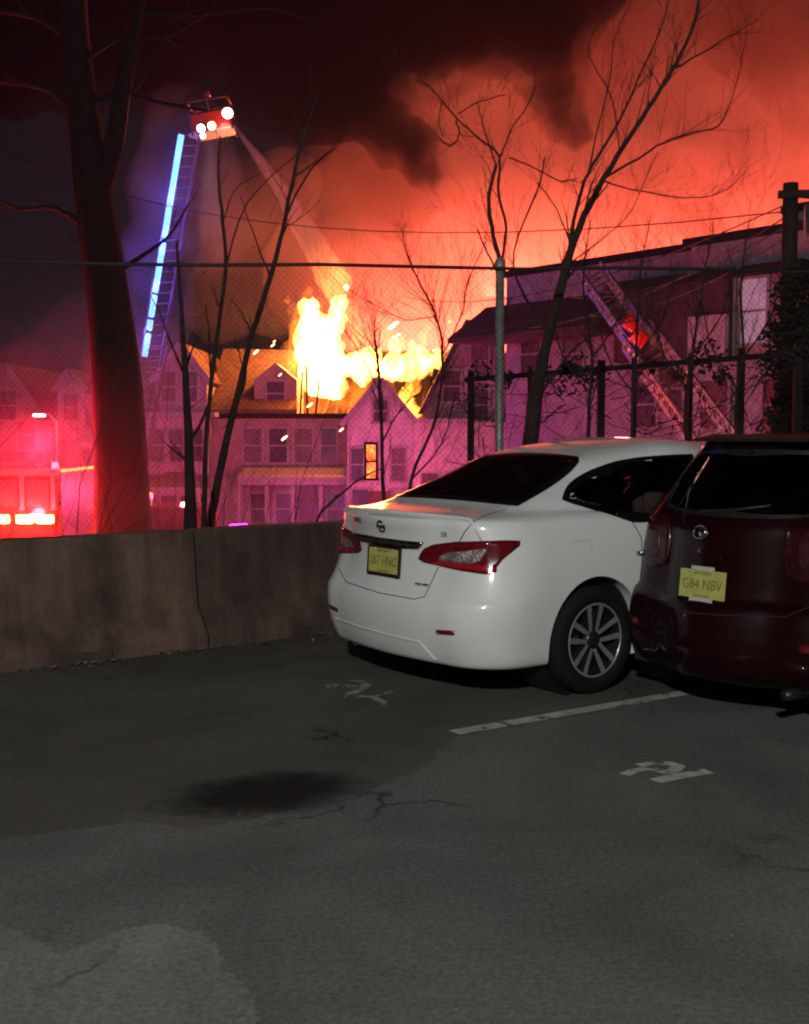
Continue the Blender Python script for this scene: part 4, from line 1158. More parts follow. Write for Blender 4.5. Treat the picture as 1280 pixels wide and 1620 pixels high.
# ------------------------------------------------------------------ white sedan
CAR_RZ = math.atan2(BD.y, BD.x)
sedan = thing('sedan', 'white four-door sedan parked with its rear to the viewer', 'car', (-.179, 6.890, 0), CAR_RZ, 'parked cars')
SED = [
 #     xr    sag   rcx  rcy  wr   w     wf    xf   fsag fcx fcy   z(rear, mid, front)
 ring(.42, .04, .20, .20, .70, .74, .68, 4.30, .10, .3, .3, (.215, .17, .17)),
 ring(.13, .05, .30, .30, .80, .84, .78, 4.50, .16, .4, .4, (.205, .175, .18)),
 ring(.055, .06, .34, .33, .845, .862, .82, 4.585, .18, .4, .4, (.265, .21, .24)),
 ring(.012, .06, .36, .35, .868, .872, .85, 4.62, .20, .42, .42, (.42, .40, .40)),
 ring(.010, .06, .37, .36, .874, .878, .86, 4.60, .20, .42, .42, (.555, .56, .54)),
 ring(.045, .06, .37, .36, .874, .880, .86, 4.575, .20, .42, .42, (.615, .645, .62)),
 ring(.070, .07, .38, .36, .868, .878, .85, 4.55, .22, .42, .42, (.70, .73, .69)),
 ring(.085, .08, .40, .36, .855, .872, .83, 4.50, .24, .42, .42, (.82, .82, .76)),
 ring(.075, .09, .42, .34, .830, .860, .80, 4.42, .26, .42, .42, (.935, .90, .82)),
 ring(.055, .10, .42, .32, .795, .842, .77, 4.30, .28, .42, .40, (1.015, .955, .865)),
 ring(.085, .10, .40, .30, .760, .822, .745, 4.16, .28, .42, .38, (1.045, .985, .90)),
 ring(.26, .08, .36, .26, .725, .800, .72, 3.90, .26, .40, .34, (1.066, 1.0, .945)),
 ring(.455, .03, .36, .18, .700, .782, .705, 3.55, .22, .36, .30, (1.088, 1.02, 1.005), .7, 3.5),
 ring(.625, .04, .40, .18, .680, .758, .69, 3.38, .20, .34, .28, (1.150, 1.10, 1.08), .8, 3.3),
 ring(.875, .06, .42, .20, .628, .708, .65, 3.08, .18, .30, .24, (1.258, 1.235, 1.20), 1., 3.0),
 ring(1.11, .05, .40, .18, .582, .650, .60, 2.78, .16, .28, .22, (1.355, 1.355, 1.32), 1.2, 2.8),
 ring(1.27, .05, .36, .17, .540, .602, .565, 2.68, .14, .26, .20, (1.402, 1.432, 1.405), 1.3, 2.7),
 ring(1.42, .04, .30, .15, .465, .512, .49, 2.58, .12, .24, .18, (1.436, 1.474, 1.445), 1.4, 2.7),
 ring(1.58, .03, .24, .12, .32, .35, .34, 2.50, .10, .2, .14, (1.456, 1.494, 1.468), 1.4, 2.7),
 ring(1.72, .02, .16, .08, .16, .18, .17, 2.42, .06, .14, .08, (1.463, 1.500, 1.473), 1.4, 2.7),
]
me0 = body_mesh(SED)
sk = CarSkin(sedan, me0)
me1 = cut_arches(me0, [(.98, .325, .372), (3.68, .325, .372)])
# window outlines (side: x, z   rear: traced plan x, y)
SIDE_WIN = curve2([(.875, 1.136), (.93, 1.180), (1.03, 1.235), (1.22, 1.303), (1.46, 1.356), (1.80, 1.386), (2.13, 1.392)], 5, False) + [(2.14, 1.0), (2.10, .990), (1.9, .988), (1.7, .988), (1.5, .989), (1.36, .991), (1.30, .995), (1.24, 1.012), (1.15, 1.042), (1.06, 1.072), (.97, 1.102), (.91, 1.122)]
FRONT_WIN = [(2.22, 1.02), (2.20, 1.392)] + curve2([(2.24, 1.392), (2.45, 1.365), (2.70, 1.28), (2.98, 1.13), (3.1, 1.05)], 5, False) + [(3.1, 1.03)]
REAR_WIN = curve2([(.545, 0), (.548, .25), (.552, .45), (.560, .575)], 5, False) + curve2([(.59, .607), (.85, .575), (1.10, .525), (1.21, .485)], 5, False) + curve2([(1.245, .44), (1.250, .25), (1.250, 0)], 5, False)
REAR_WIN = REAR_WIN + [(x, -y) for x, y in REAR_WIN[-2:0:-1]]
WIND = curve2([(3.42, 0), (3.36, .3), (3.22, .58)], 5, False) + curve2([(3.15, .60), (2.85, .55), (2.66, .48)], 5, False) + curve2([(2.62, .44), (2.62, .2), (2.62, 0)], 5, False)
WIND = WIND + [(x, -y) for x, y in WIND[-2:0:-1]]
def open_windows(me, sides, tops, zmin):
    bm = bmesh.new(); bm.from_mesh(me); kill = []
    sd = [shrink(p, .045) for p in sides]; tp = [shrink(p, .04) for p in tops]
    for f in bm.faces:
        c = f.calc_center_median()
        if c.z < zmin: continue
        if abs(f.normal.y) > .35 and any(inside(p, c.x, c.z) for p in sd): kill.append(f)
        elif f.normal.z > .1 and any(inside(p, c.x, c.y) for p in tp): kill.append(f)
    bmesh.ops.delete(bm, geom=kill, context='FACES'); bm.to_mesh(me); bm.free()
open_windows(me1, [SIDE_WIN, FRONT_WIN], [REAR_WIN, WIND], .98)
me1.name = 'body'
def shade_by_angle(me, deg=32):
    for p in me.polygons: p.use_smooth = True
    try: me.set_sharp_from_angle(angle=R(deg))
    except Exception: pass
shade_by_angle(me1)
me1.materials.clear(); body = link_mesh('body', me1, M_WHITE, sedan)
for nm, poly in (('rear_side_window', SIDE_WIN), ('front_side_window', FRONT_WIN)):
    for s in (-1, 1):
        pj = lambda u, v, s=s: sk.hit_y(u, v, s)
        g = sk.panel(nm, shrink(poly, .012), pj, M_CGLASS, .001, sedan, .08, 0)
        ring_panel(sk, 'window_seal', poly, .06, pj, M_SEAL, .0055, g)
for nm, poly in (('rear_window', REAR_WIN), ('windscreen', WIND)):
    pj = lambda u, v: sk.hit_z(u, v)
    g = sk.panel(nm, shrink(poly, .012), pj, M_CGLASS, .001, sedan, .08, 0); ring_panel(sk, 'window_seal', poly, .055, pj, M_SEAL, .0055, g)
# arch liners
for x in (.98, 3.68):
    for s in (-1, 1):
        m = MB(); M = Matrix.Translation((x, s * .60, .325)) @ Matrix.Rotation(R(90), 4, 'X'); m.lathe([(.368, -.23), (.368, .2), (0, .2 * s)], 40, M); m.build('wheel_arch_liner', M_BLACK, sedan)
        alloy_wheel(sedan, x, s, .318, .205, .765)
m = MB(); m.box((2.3, 0, .24), (3.9, 1.3, .10)); m.build('underbody', M_BLACK, sedan)
# tail lamps traced on the skin
PXO = lambda u, v: sk.hit_px(u, v)
LENS = curve2([(663, 884), (672, 868), (690, 860)], 5, False) + curve2([(720, 857), (760, 856), (800, 855), (827, 856)], 4, False) + curve2([(822, 863), (806, 876), (792, 888)], 4, False) + curve2([(786, 897), (786, 908)], 3, False) + curve2([(768, 909), (730, 903), (690, 894), (668, 889)], 4, False)
CLEAR = curve2([(694, 885), (702, 877), (720, 873), (744, 871), (764, 868), (770, 871), (764, 882), (752, 891), (732, 892), (710, 889)], 4)
RED2 = [(680, 891), (730, 900), (784, 906), (784, 896), (735, 893), (700, 888)]
for mir in (False, True):
    t = sk.panel('tail_lamp', LENS, PXO, M_TAILR, .009, sedan, 9, .02, mir)
    sk.panel('reflector', CLEAR, PXO, M_TAILC, .0115, t, 7, .008, mir)
    b_ = sk.panel('brake_lens', RED2, PXO, mat('brake_lens_red', (.42, .008, .02), .15, var=.2, scale=40, coat=1), .0105, t, 9, .006, mir)
# chrome strip above the plate
BAR = [(557, 842), (600, 850), (640, 855), (671, 858), (664, 868), (640, 867), (600, 861), (561, 853)]
sk.panel('chrome_strip', BAR, PXO, mat('dark_chrome', (.30, .27, .27), .18, 1, var=.2, scale=20), .012, sedan, 9, .02)
RFL = [(690, 996), (719, 998), (719, 1005), (690, 1003)]
for mir in (False, True): sk.panel('bumper_reflector', RFL, PXO, M_TAILR, .004, sedan, 9, .01, mir)
# plate
p, nn = sk.hit_x(0, .772); licence_plate(sedan, p + Vector((-.012, 0, 0)), Vector((-1, 0, .06)), 'S57 HNC', 'black')
# emblem: ring with a bar
p, nn = sk.hit_px(604, 832)
zc = nn; xq = Vector((0, 0, 1)).cross(zc).normalized(); yq = zc.cross(xq); rot = Matrix((xq, yq, zc)).transposed()
m = MB()
pts = [p + nn * .006 + (xq * math.cos(a) + yq * math.sin(a)) * .034 for a in [2 * math.pi * i / 28 for i in range(29)]]
m.tube(pts, .0055, 6); m.box(p + nn * .008, (.088, .014, .006), rot=rot); m.build('emblem', M_CHROME0 if False else mat('emblem_chrome', (.25, .25, .26), .2, 1, var=0), sedan, True)
M_LET = mat('badge_letters', (.32, .32, .34), .3, .8, var=0)
p, nn = sk.hit_px(566, 822); text_mesh('model_lettering', 'SENTRA', .042, p + nn * .003, nn, M_LET, sedan)
p, nn = sk.hit_px(703, 846); text_mesh('trim_lettering', 'SR', .042, p + nn * .003, nn, M_LET, sedan)
p, nn = sk.hit_px(668, 925); text_mesh('badge', 'PURE DRIVE', .020, p + nn * .003, nn, M_LET, sedan, .004)
# lid, bumper, door and fuel-flap shut lines
sk.seam('lid_gap', [(800, 806), (768, 815), (748, 826), (735, 842), (727, 857)], PXO, sedan and M_GAP, .003)
sk.seam('lid_gap', [(694, 897), (684, 918), (672, 944), (655, 948), (600, 938), (548, 921), (536, 900)], PXO, M_GAP, .003)
for s in (-1, 1):
    pj = lambda u, v, s=s: sk.hit_y(u, v, s)
    sk.seam('door_gap', [(1.30, 1.0), (1.36, .9), (1.35, .75), (1.33, .66)], pj); sk.seam('door_gap', [(2.16, 1.02), (2.16, .5), (2.14, .25)], pj)
    q = MB(); a_, n1 = pj(1.32, .80); 
    h0, _ = pj(1.30, .815); h1, _ = pj(1.40, .82); h2, _ = pj(1.50, .825)
    oy = Vector((0, s * .035, 0)); q.tube([h0 + oy * .2, h0.lerp(h1, .4) + oy, h1 + oy * 1.1, h1.lerp(h2, .6) + oy, h2 + oy * .2], [.011, .013, .013, .013, .011], 8); q.build('door_handle', M_CHR, sedan, True) if 'M_CHR' in globals() else q.build('door_handle', mat('handle_chrome', (.5, .5, .5), .15, 1, var=0), sedan, True)
    sk.panel('sill', [(1.40, .20), (3.28, .20), (3.28, .26), (1.40, .26)], pj, M_WHITE, .012, sedan, .2)
    m = MB(); m.box((3.02, s * .93, 1.06), (.14, .2, .13), bev=.04); m.build('door_mirror', M_WHITE, sedan, True)
sk.seam('fuel_flap', [(.80, .905), (.94, .91), (.945, .84)], lambda u, v: sk.hit_y(u, v, -1), M_GAPL, .0010)
# lip spoiler
sp_pts = []
for i in range(21):
    y = -.70 + 1.4 * i / 20; p, nn = sk.hit_z(.15 + .10 * (y / .7) ** 2 + .005, y)
    if p is not None: sp_pts.append(p + Vector((-.02, 0, .006)))
m = MB(); m.tube(sp_pts, [.004] + [.011] * (len(sp_pts) - 2) + [.004], 8); m.build('lip_spoiler', M_WHITE, sedan, True)
# bumper valance crease
sk.seam('valance_crease', [(530, 978), (570, 992), (620, 1006), (664, 1016), (682, 1036), (690, 1044)], PXO, M_WHITE, .008, None, False, -.002)
m = MB(); m.tube([(.16, .45, .215), (.4, .45, .215)], .03, 14); m.build('exhaust', M_MACH, sedan, True)
seats(sedan, [(1.25, (-.42, .42)), (2.15, (-.38, .38))], .50, .46, 1.14)
m = MB(); m.box((.98, 0, .99), (.44, 1.22, .03)); m.build('parcel_shelf', M_SEAT, sedan)
m = MB(); m.box((3.05, 0, .93), (.5, 1.3, .16), bev=.05); m.build('dashboard', M_SEAT, sedan)
m = MB(); m.tube([Vector((2.72, .38 + .18 * math.cos(a), .98 + .18 * math.sin(a))) for a in [2 * math.pi * i / 24 for i in range(25)]], .014, 6); m.build('steering_wheel', M_BLACK, sedan, True)
for s in (-1, 1):
    m = MB(); m.box((1.82 , s * .66, .70), (2.3, .05, .52)); m.build('door_card', M_SEAT, sedan)
m = MB(); m.box((2.0, 0, .34), (2.6, 1.36, .05)); m.build('cabin_floor', M_SEAT, sedan)

# ------------------------------------------------------------------ maroon hatchback
HX = at(1118, 932, 6.25) - Vector((BD.x, BD.y, 0)) * .12
hatch = thing('hatchback', 'dark maroon hatchback cut off by the right edge, rear to the viewer', 'car', (HX.x, HX.y, 0), CAR_RZ, 'parked cars')
HAT = [
 ring(.40, .06, .24, .24, .68, .72, .68, 3.9, .1, .3, .3, (.22, .18, .18)),
 ring(.12, .12, .36, .40, .78, .83, .78, 4.05, .16, .4, .4, (.20, .18, .18)),
 ring(.03, .14, .42, .44, .82, .85, .82, 4.12, .18, .4, .4, (.30, .24, .26)),
 ring(.0, .15, .46, .46, .84, .862, .85, 4.15, .2, .42, .42, (.46, .42, .42)),
 ring(.03, .15, .48, .46, .845, .866, .85, 4.12, .2, .42, .42, (.60, .58, .55)),
 ring(.10, .14, .48, .46, .845, .866, .85, 4.08, .22, .42, .42, (.66, .68, .66)),
 ring(.12, .14, .48, .46, .84, .862, .83, 4.0, .24, .42, .42, (.80, .80, .76)),
 ring(.13, .15, .48, .44, .825, .852, .80, 3.92, .26, .42, .42, (.93, .90, .84)),
 ring(.15, .15, .46, .40, .80, .835, .77, 3.75, .28, .42, .4, (1.02, .97, .90)),
 ring(.20, .15, .44, .36, .775, .815, .75, 3.4, .26, .4, .36, (1.08, 1.02, .98), .7, 3.3),
 ring(.28, .14, .42, .32, .73, .775, .71, 3.1, .22, .36, .3, (1.18, 1.14, 1.12), .8, 3.0),
 ring(.38, .13, .40, .28, .67, .72, .66, 2.75, .2, .34, .28, (1.31, 1.28, 1.25), .9, 2.7),
 ring(.46, .12, .38, .25, .61, .665, .61, 2.45, .18, .3, .24, (1.42, 1.41, 1.38), 1., 2.4),
 ring(.50, .10, .34, .22, .56, .61, .57, 2.3, .16, .28, .22, (1.475, 1.475, 1.44), 1., 2.3),
 ring(.56, .08, .30, .20, .48, .52, .49, 2.2, .14, .26, .2, (1.505, 1.51, 1.47), 1., 2.2),
 ring(.75, .06, .26, .15, .32, .36, .34, 2.05, .1, .2, .14, (1.525, 1.53, 1.49), 1., 2.1),
 ring(.95, .03, .16, .09, .15, .18, .17, 1.9, .06, .14, .08, (1.53, 1.535, 1.5), 1., 2.0),
]
hm0 = body_mesh(HAT); hk = CarSkin(hatch, hm0)
hm1 = cut_arches(hm0, [(.78, .32, .36), (3.3, .32, .36)])
H_REAR = curve2([(0, 1.075), (.30, 1.08), (.52, 1.10)], 5, False) + curve2([(.575, 1.14), (.565, 1.25), (.515, 1.38)], 5, False) + curve2([(.47, 1.42), (.25, 1.435), (0, 1.44)], 5, False)
H_REAR = H_REAR + [(-a, b) for a, b in H_REAR[-2:0:-1]]
H_SIDE = curve2([(.78, 1.20), (.95, 1.36), (1.25, 1.43), (1.8, 1.44), (2.3, 1.38), (2.75, 1.18), (2.95, 1.06)], 5, False) + curve2([(2.6, 1.04), (1.6, 1.04), (1.0, 1.08)], 5, False)
bm = bmesh.new(); bm.from_mesh(hm1); kill = []
hr, hs = shrink(H_REAR, .025), shrink(H_SIDE, .025)
for f in bm.faces:
    c = f.calc_center_median()
    if c.z > 1.0 and ((f.normal.x < -.3 and inside(hr, c.y, c.z) and c.x < .8) or (abs(f.normal.y) > .4 and inside(hs, c.x, c.z))): kill.append(f)
bmesh.ops.delete(bm, geom=kill, context='FACES'); bm.to_mesh(hm1); bm.free()
hm1.name = 'body'; shade_by_angle(hm1); hm1.materials.clear(); link_mesh('body', hm1, M_MAROON, hatch)
pj = lambda u, v: hk.hit_x(u, v)
g = hk.panel('rear_window', shrink(H_REAR, .012), pj, M_CGLASS2, .001, hatch, .08, 0); ring_panel(hk, 'window_seal', H_REAR, .04, pj, M_BLACK, .003, g)
for s in (-1, 1):
    pj2 = lambda u, v, s=s: hk.hit_y(u, v, s)
    g = hk.panel('side_window', shrink(H_SIDE, .012), pj2, M_CGLASS2, .001, hatch, .08, 0); ring_panel(hk, 'window_seal', H_SIDE, .035, pj2, M_BLACK, .003, g)
    for x in (.78, 3.3):
        m = MB(); M = Matrix.Translation((x, s * .60, .32)) @ Matrix.Rotation(R(90), 4, 'X'); m.lathe([(.356, -.22), (.356, .19), (0, .19 * s)], 36, M); m.build('wheel_arch_liner', M_BLACK, hatch)
        alloy_wheel(hatch, x, s, .31, .195, .745)
    # tall lamps wrapping the corners
    dg_ = Vector((1, -s * .9, 0)).normalized()
    def corner(u, v, s=s, dg_=dg_):
        o_ = Vector((.1, s * .75, v)) + Vector((-dg_.y, dg_.x, 0)) * u - dg_ * 3
        h = hk.bvh.ray_cast(o_, dg_); return h[0], h[1]
    LAMPO = curve2([(-.14, .78), (.0, .76), (.14, .78), (.17, .90), (.15, 1.02), (.02, 1.05), (-.10, 1.03), (-.15, .92)], 4)
    t = hk.panel('tail_lamp', LAMPO, corner, M_TAILD2, .008, hatch, .05, .015)
    hk.panel('reflector', shrink(LAMPO, .07), corner, M_TAILD, .0105, t, .05, .006)
    hk.panel('bumper_reflector', [(-.10, .42), (.10, .42), (.10, .46), (-.10, .46)], corner, M_TAILR, .004, hatch, .05, .008)
m = MB(); m.box((2.0, 0, .25), (3.5, 1.25, .10)); m.build('underbody', M_BLACK, hatch)
p, nn = hk.hit_x(0, .72); licence_plate(hatch, p + Vector((-.030, 0, 0)), Vector((-1, 0, .10)), 'G84 NBV', 'tabs')
p, nn = hk.hit_px(1110, 842)
xq = Vector((0, 0, 1)).cross(nn).normalized(); yq = nn.cross(xq); rot = Matrix((xq, yq, nn)).transposed()
m = MB(); pts = [p + nn * .008 + xq * math.cos(a) * .052 + yq * math.sin(a) * .036 for a in [2 * math.pi * i / 32 for i in range(33)]]
m.tube(pts, .006, 6); M4 = rot.to_4x4(); M4.translation = p
m.lathe([(.0, .006), (.03, .005), (.032, 0)], 20, M4); m.build('emblem', mat('emblem_silver', (.6, .6, .6), .15, 1, var=0), hatch, True)
hk.seam('tailgate_gap', [(-.60, 1.06), (-.585, .9), (-.56, .66), (-.45, .59), (0, .57), (.45, .59), (.56, .66), (.585, .9), (.60, 1.06)], pj, M_GAP, .003)
H_BUMP = [(-.55, .24), (.55, .24), (.62, .34), (.50, .38), (-.50, .38), (-.62, .34)]
hk.panel('bumper_insert', H_BUMP, pj, M_MAROON, .004, hatch, .08, .01)
hk.panel('tailgate_handle', [(-.10, .855), (.10, .855), (.09, .872), (-.09, .872)], pj, M_MAROON, .006, hatch, .08, .01)
m = MB(); q0, _ = hk.hit_x(-.28, 1.12); q1, _ = hk.hit_x(.12, 1.10); m.tube([q1 + Vector((-.02, 0, 0)), q1.lerp(q0, .5) + Vector((-.025, 0, .008)), q0 + Vector((-.02, 0, .03))], [.014, .01, .007], 6); m.build('rear_wiper', M_BLACK, hatch, True)
m = MB(); m.prism([(.66, -.40, 1.508), (.66, .40, 1.508), (.44, .37, 1.482), (.44, -.37, 1.482)], (0, 0, .016)); m.build('roof_spoiler', M_BLACK, hatch)
m = MB(); m.tube([(.12, -.50, .20), (.32, -.50, .20)], .03, 14); m.build('exhaust', M_DKALLOY, hatch, True)
seats(hatch, [(1.15, (-.40, .40)), (2.0, (-.37, .37))], .55, .46, 1.22)
m = MB(); m.box((2.75, 0, .95), (.4, 1.3, .16), bev=.05); m.build('dashboard', M_SEAT, hatch)
# ================================================================== emergency vehicles
M_RED = mat('fire_engine_red', (0.42, 0.015, 0.012), .3, var=.08, coat=.8)
M_CHROME = mat('chrome', (0.7, 0.7, 0.72), .12, 1.0, var=.05)
M_ALU = mat('aluminium', (0.5, 0.5, 0.52), .4, .8, var=.15, scale=8)
M_STRIPE = mat('reflective_stripe', (0.75, 0.6, 0.12), .4, var=.1)
E_AMBER = emit('rear_warning_lamp', (1.0, 0.28, 0.03), 60)
E_RED = emit('red_beacon', (1.0, 0.02, 0.03), 25)
E_BLUE = emit('blue_led', (0.085, 0.26, 1.0), 4.0)
E_WHITE = emit('flood_lamp', (1.0, 0.93, 0.9), 12)
E_VIOLET = emit('violet_beacon', (0.75, 0.05, 1.0), 5)
RED, BLUE, MAG, FIRE = (1.0, 0.02, 0.05), (0.05, 0.08, 1.0), (1.0, 0.05, 0.40), (1.0, 0.20, 0.04)

def wheel(root, x, y, z, r, w, name='wheel'):
    M = Matrix.Translation((x, y, z)) @ Matrix.Rotation(R(90), 4, 'X')
    m = MB(); m.lathe([(r * .6, -w / 2), (r * .92, -w / 2), (r, -w * .38), (r, w * .38), (r * .92, w / 2), (r * .6, w / 2), (r * .6, -w / 2)], 28, M); o = m.build(name, M_RUB, root, True)
    m = MB(); m.lathe([(r * .6, w / 2 - .01), (r * .5, w * .2), (r * .2, w * .25), (.0, w * .3)], 20, M); m.lathe([(r * .6, -w / 2 + .01), (r * .5, -w * .2), (r * .2, -w * .25), (.0, -w * .3)], 20, M); m.build('rim', M_ALU, o, True)

# fire engine at the left edge, its rear turned to the camera (local +x = forward, away from camera)
Y = 27.0; c0 = at(12, 800, Y)
eng = thing('fire_engine', 'red fire engine with blazing amber rear lamps at the left edge', 'fire engine', (c0.x, Y, STREET), R(90))
H = at(12, 742, Y).z - STREET
m = MB(); m.box((2.6, 0, H / 2 + .25), (5.2, 2.45, H - .5), bev=.08); body = m.build('body', M_RED, eng)
m = MB(); m.box((6.4, 0, H / 2 + .2), (2.2, 2.4, H - .6), bev=.15); m.build('cab', M_RED, eng)
for yy in (-.72, 0, .72):
    m = MB(); m.box((-.03, yy, H - .55), (.05, .52, .6), bev=.015); m.build('rear_compartment', M_GLASS, eng)
for yy in (-1.08, -.36, .36, 1.08):
    m = MB(); m.box((-.05, yy, H - .55), (.07, .10, .8)); m.build('rear_pillar', M_ALU, eng)
m = MB(); m.box((-.05, 0, H - .08), (.12, 2.4, .14)); m.build('roof_rail', M_ALU, eng)
zl = at(40, 821, Y).z - STREET
for px in (-40, 3, 41, 73):
    yy = -(at(px, 820, Y).x - c0.x); m = MB(); m.box((-.09, yy, zl), (.10, .40, .20), bev=.045); lo = m.build('warning_lamp', E_AMBER, eng)
    m = MB(); m.box((-.05, yy, zl), (.06, .46, .26), bev=.01); m.build('bezel', M_CHROME, lo)
for yy, zz in ((-1.0, H + .08), (1.0, H + .08)):
    m = MB(); m.lathe([(0, .16), (.07, .15), (.09, .05), (.09, 0), (0, 0)], 14, Matrix.Translation((.4, yy, zz - .08))); m.build('beacon', E_RED, eng, True)
for k in range(7):
    m = MB(); yy = -1.1 + k * .36; m.prism([(-.035, yy, 1.0), (-.035, yy + .18, 1.0), (-.035, yy + .42, 1.5), (-.035, yy + .24, 1.5)], (.03, 0, 0)); m.build('chevron', M_STRIPE, eng)
m = MB(); m.box((-.2, 0, .55), (.5, 2.4, .12)); m.build('step', M_ALU, eng)
for xx in (1.4, 6.3):
    for s in (-1, 1): wheel(eng, xx, s * 1.08, .52, .52, .34)
point_light('warning_light', at(40, 818, Y - .5), (1, .012, .02), 1100, .15, eng)
point_light('warning_light', at(-40, 818, Y - .5), (1, .012, .03), 600, .15, eng)
point_light('beacon_fill_light', at(60, 700, Y), (1, .016, .05), 1300, .2, eng)

# police car beyond the barrier: only its light bar clears the wall
def lightbar_car(px, py, Y, label, cols):
    p = at(px, py, Y)
    r = thing('police_car', label, 'car', (p.x, Y, STREET), 0, 'police cars in the street')
    hz = p.z - STREET - .1
    m = MB(); w = .92
    m.prism([(-2.3, -w, .35), (2.3, -w, .35), (2.35, -w, .8), (1.4, -w, 1.0), (.8, -w, hz - .06), (-1.2, -w, hz - .06), (-2.1, -w, 1.05), (-2.35, -w, .8)], (0, 2 * w, 0)); m.build('body', mat('police_paint', (.05, .05, .06), .3, coat=.8, var=0), r)
    m = MB(); m.prism([(-1.85, -w - .01, 1.08), (1.2, -w - .01, 1.08), (.75, -w - .01, hz - .14), (-1.15, -w - .01, hz - .14)], (0, .008, 0)); m.build('side_window', M_GLASS, r)
    for x in (-1.45, 1.45):
        for s in (-1, 1): wheel(r, x, s * .8, .33, .33, .22)
    bar = MB(); bar.box((0, 0, hz - .02), (.3, 1.2, .08)); bar.build('light_bar', M_CHROME, r)
    for i, e in enumerate(cols):
        m = MB(); m.box((-.3 + .3 * i if len(cols) == 3 else -.1 + .2 * i, -.2 + .2 * i, hz + .07), (.26, .3, .11), bev=.03); m.build('beacon', e, r)
    return r, p
pc, pp = lightbar_car(378, 830, 33, 'police car hidden by the barrier but for its violet light bar', [E_VIOLET, E_VIOLET])
point_light('beacon_fill_light', pp + Vector((.8, 5.5, .7)), (1.0, .09, .27), 480, .2, pc)  # these two lamps stand off the car, added nearer the houses to light them
point_light('beacon_fill_light', pp + Vector((-2.6, 6.0, .6)), (1.0, .07, .18), 420, .2, pc)
pc2, pp2 = lightbar_car(520, 836, 36, 'unseen police car added behind the barrier to hold lights for the house fronts', [E_BLUE, E_RED])  # added car, out of sight; its lamps tint the house fronts
point_light('beacon_fill_light', pp2 + Vector((-.6, .3, .6)), (.20, .04, 1.0), 200, .2, pc2)
point_light('beacon_fill_light', pp2 + Vector((2.2, 3.2, .7)), (1, .10, .22), 480, .2, pc2)
pc3, pp3 = lightbar_car(900, 800, 27, 'unseen police car added below the long block to hold its pink light, behind the white sedan', [E_RED, E_VIOLET])  # another added, hidden car, there to light the long block
point_light('beacon_fill_light', pp3 + Vector((0, .3, .8)), (1.0, .34, .46), 190, .3, pc3)
pc4, pp4 = lightbar_car(1150, 800, 23, 'unseen police car added near the utility pole to hold a pink light, behind the hatchback', [E_RED, E_BLUE])  # added out of sight as well, for pink light on the block's right end
point_light('beacon_fill_light', pp4 + Vector((0, .3, .8)), (1.0, .36, .50), 95, .3, pc4)

# ------------------------------------------------------------------ aerial ladders
def ladder(root, A, B, w, h, nr, m_rail, m_rung, up=Vector((0, 0, 1)), side=None, name='ladder_section'):
    d = (B - A).normalized(); s = (side or d.cross(up)).normalized(); u = s.cross(d).normalized()
    m = MB()
    for k in (-1, 1):
        m.bar(A + s * k * w / 2, B + s * k * w / 2, .07, .10); m.bar(A + s * k * w / 2 + u * h, B + s * k * w / 2 + u * h, .06, .06)
        n = nr
        for i in range(n):
            p = A.lerp(B, i / n) + s * k * w / 2; q = A.lerp(B, (i + .5) / n) + s * k * w / 2 + u * h; r2 = A.lerp(B, (i + 1) / n) + s * k * w / 2
            m.bar(p, q, .035); m.bar(q, r2, .035)
    rl = m.build(name, m_rail, root, world=True)
    for i in range(nr + 1):
        p = A.lerp(B, i / nr); m = MB(); m.tube([p - s * w / 2, p + s * w / 2], .022, 6); m.build('rung', m_rung, rl, world=True)
    return s, u, d
YB = 38.0
A0, A1 = at(196, 812, 36.5), at(300, 214, YB)
lt = thing('ladder_truck', 'aerial ladder truck with glowing blue strip up its raised ladder', 'fire truck', (A0.x, 36.5, STREET), 0, 'aerial ladder trucks')
M_LRED = mat('ladder_paint', (0.16, 0.07, 0.07), .5, .3, var=.15)
m = MB(); m.box((A0.x - 1.5, 36.5, STREET + 1.35), (8.5, 2.4, 1.5), bev=.08); m.build('body', M_RED, lt, world=True)
m = MB(); m.box((A0.x - 6.6, 36.5, STREET + 1.6), (1.9, 2.4, 2.3), bev=.15); m.build('cab', M_RED, lt, world=True)
m = MB(); m.lathe([(.0, 0), (.9, 0), (.9, .35), (.5, .45), (0, .45)], 20, Matrix.Translation((A0.x, 36.5, STREET + 2.1))); m.build('turntable', M_ALU, lt, True, True)
for xx in (-6.4, -1.2, .9):
    for s in (-1, 1): wheel(lt, xx, s * 1.05, .52, .52, .32)
side_v = Vector((1, .25, .1))
Am = A0.lerp(A1, .43)
s1_, u1_, d1_ = ladder(lt, A0, Am, .9, .5, 14, M_LRED, M_LRED, side=side_v)
s2_, u2_, d2_ = ladder(lt, Am - d1_ * .6 , A1, .66, .4, 22, M_LRED, M_LRED, side=side_v, name='fly_section')
# blue LED strip: lit lengths with dark joints between
off = s2_ * .46 + Vector((0, -.12, 0)); strip0 = at(234, 565, 37.2); strip1 = at(292, 217, YB)
segs = [(.0, .10), (.115, .16), (.175, .27), (.285, .40), (.415, .505), (.53, .66), (.665, .99)]
for a, b in segs:
    m = MB(); pa, pb_ = strip0.lerp(strip1, a) + Vector((0, -.5, 0)), strip0.lerp(strip1, b) + Vector((0, -.5, 0)); m.tube([pa, pb_], .095, 8); m.build('led_strip', E_BLUE, lt, True, True)
for t, e in ((.1, 170), (.3, 210), (.5, 220), (.7, 160), (.92, 70)):
    point_light('led_light', strip0.lerp(strip1, t) + Vector((0, -.75, 0)), (.10, .10, 1.0), e, .25, lt)
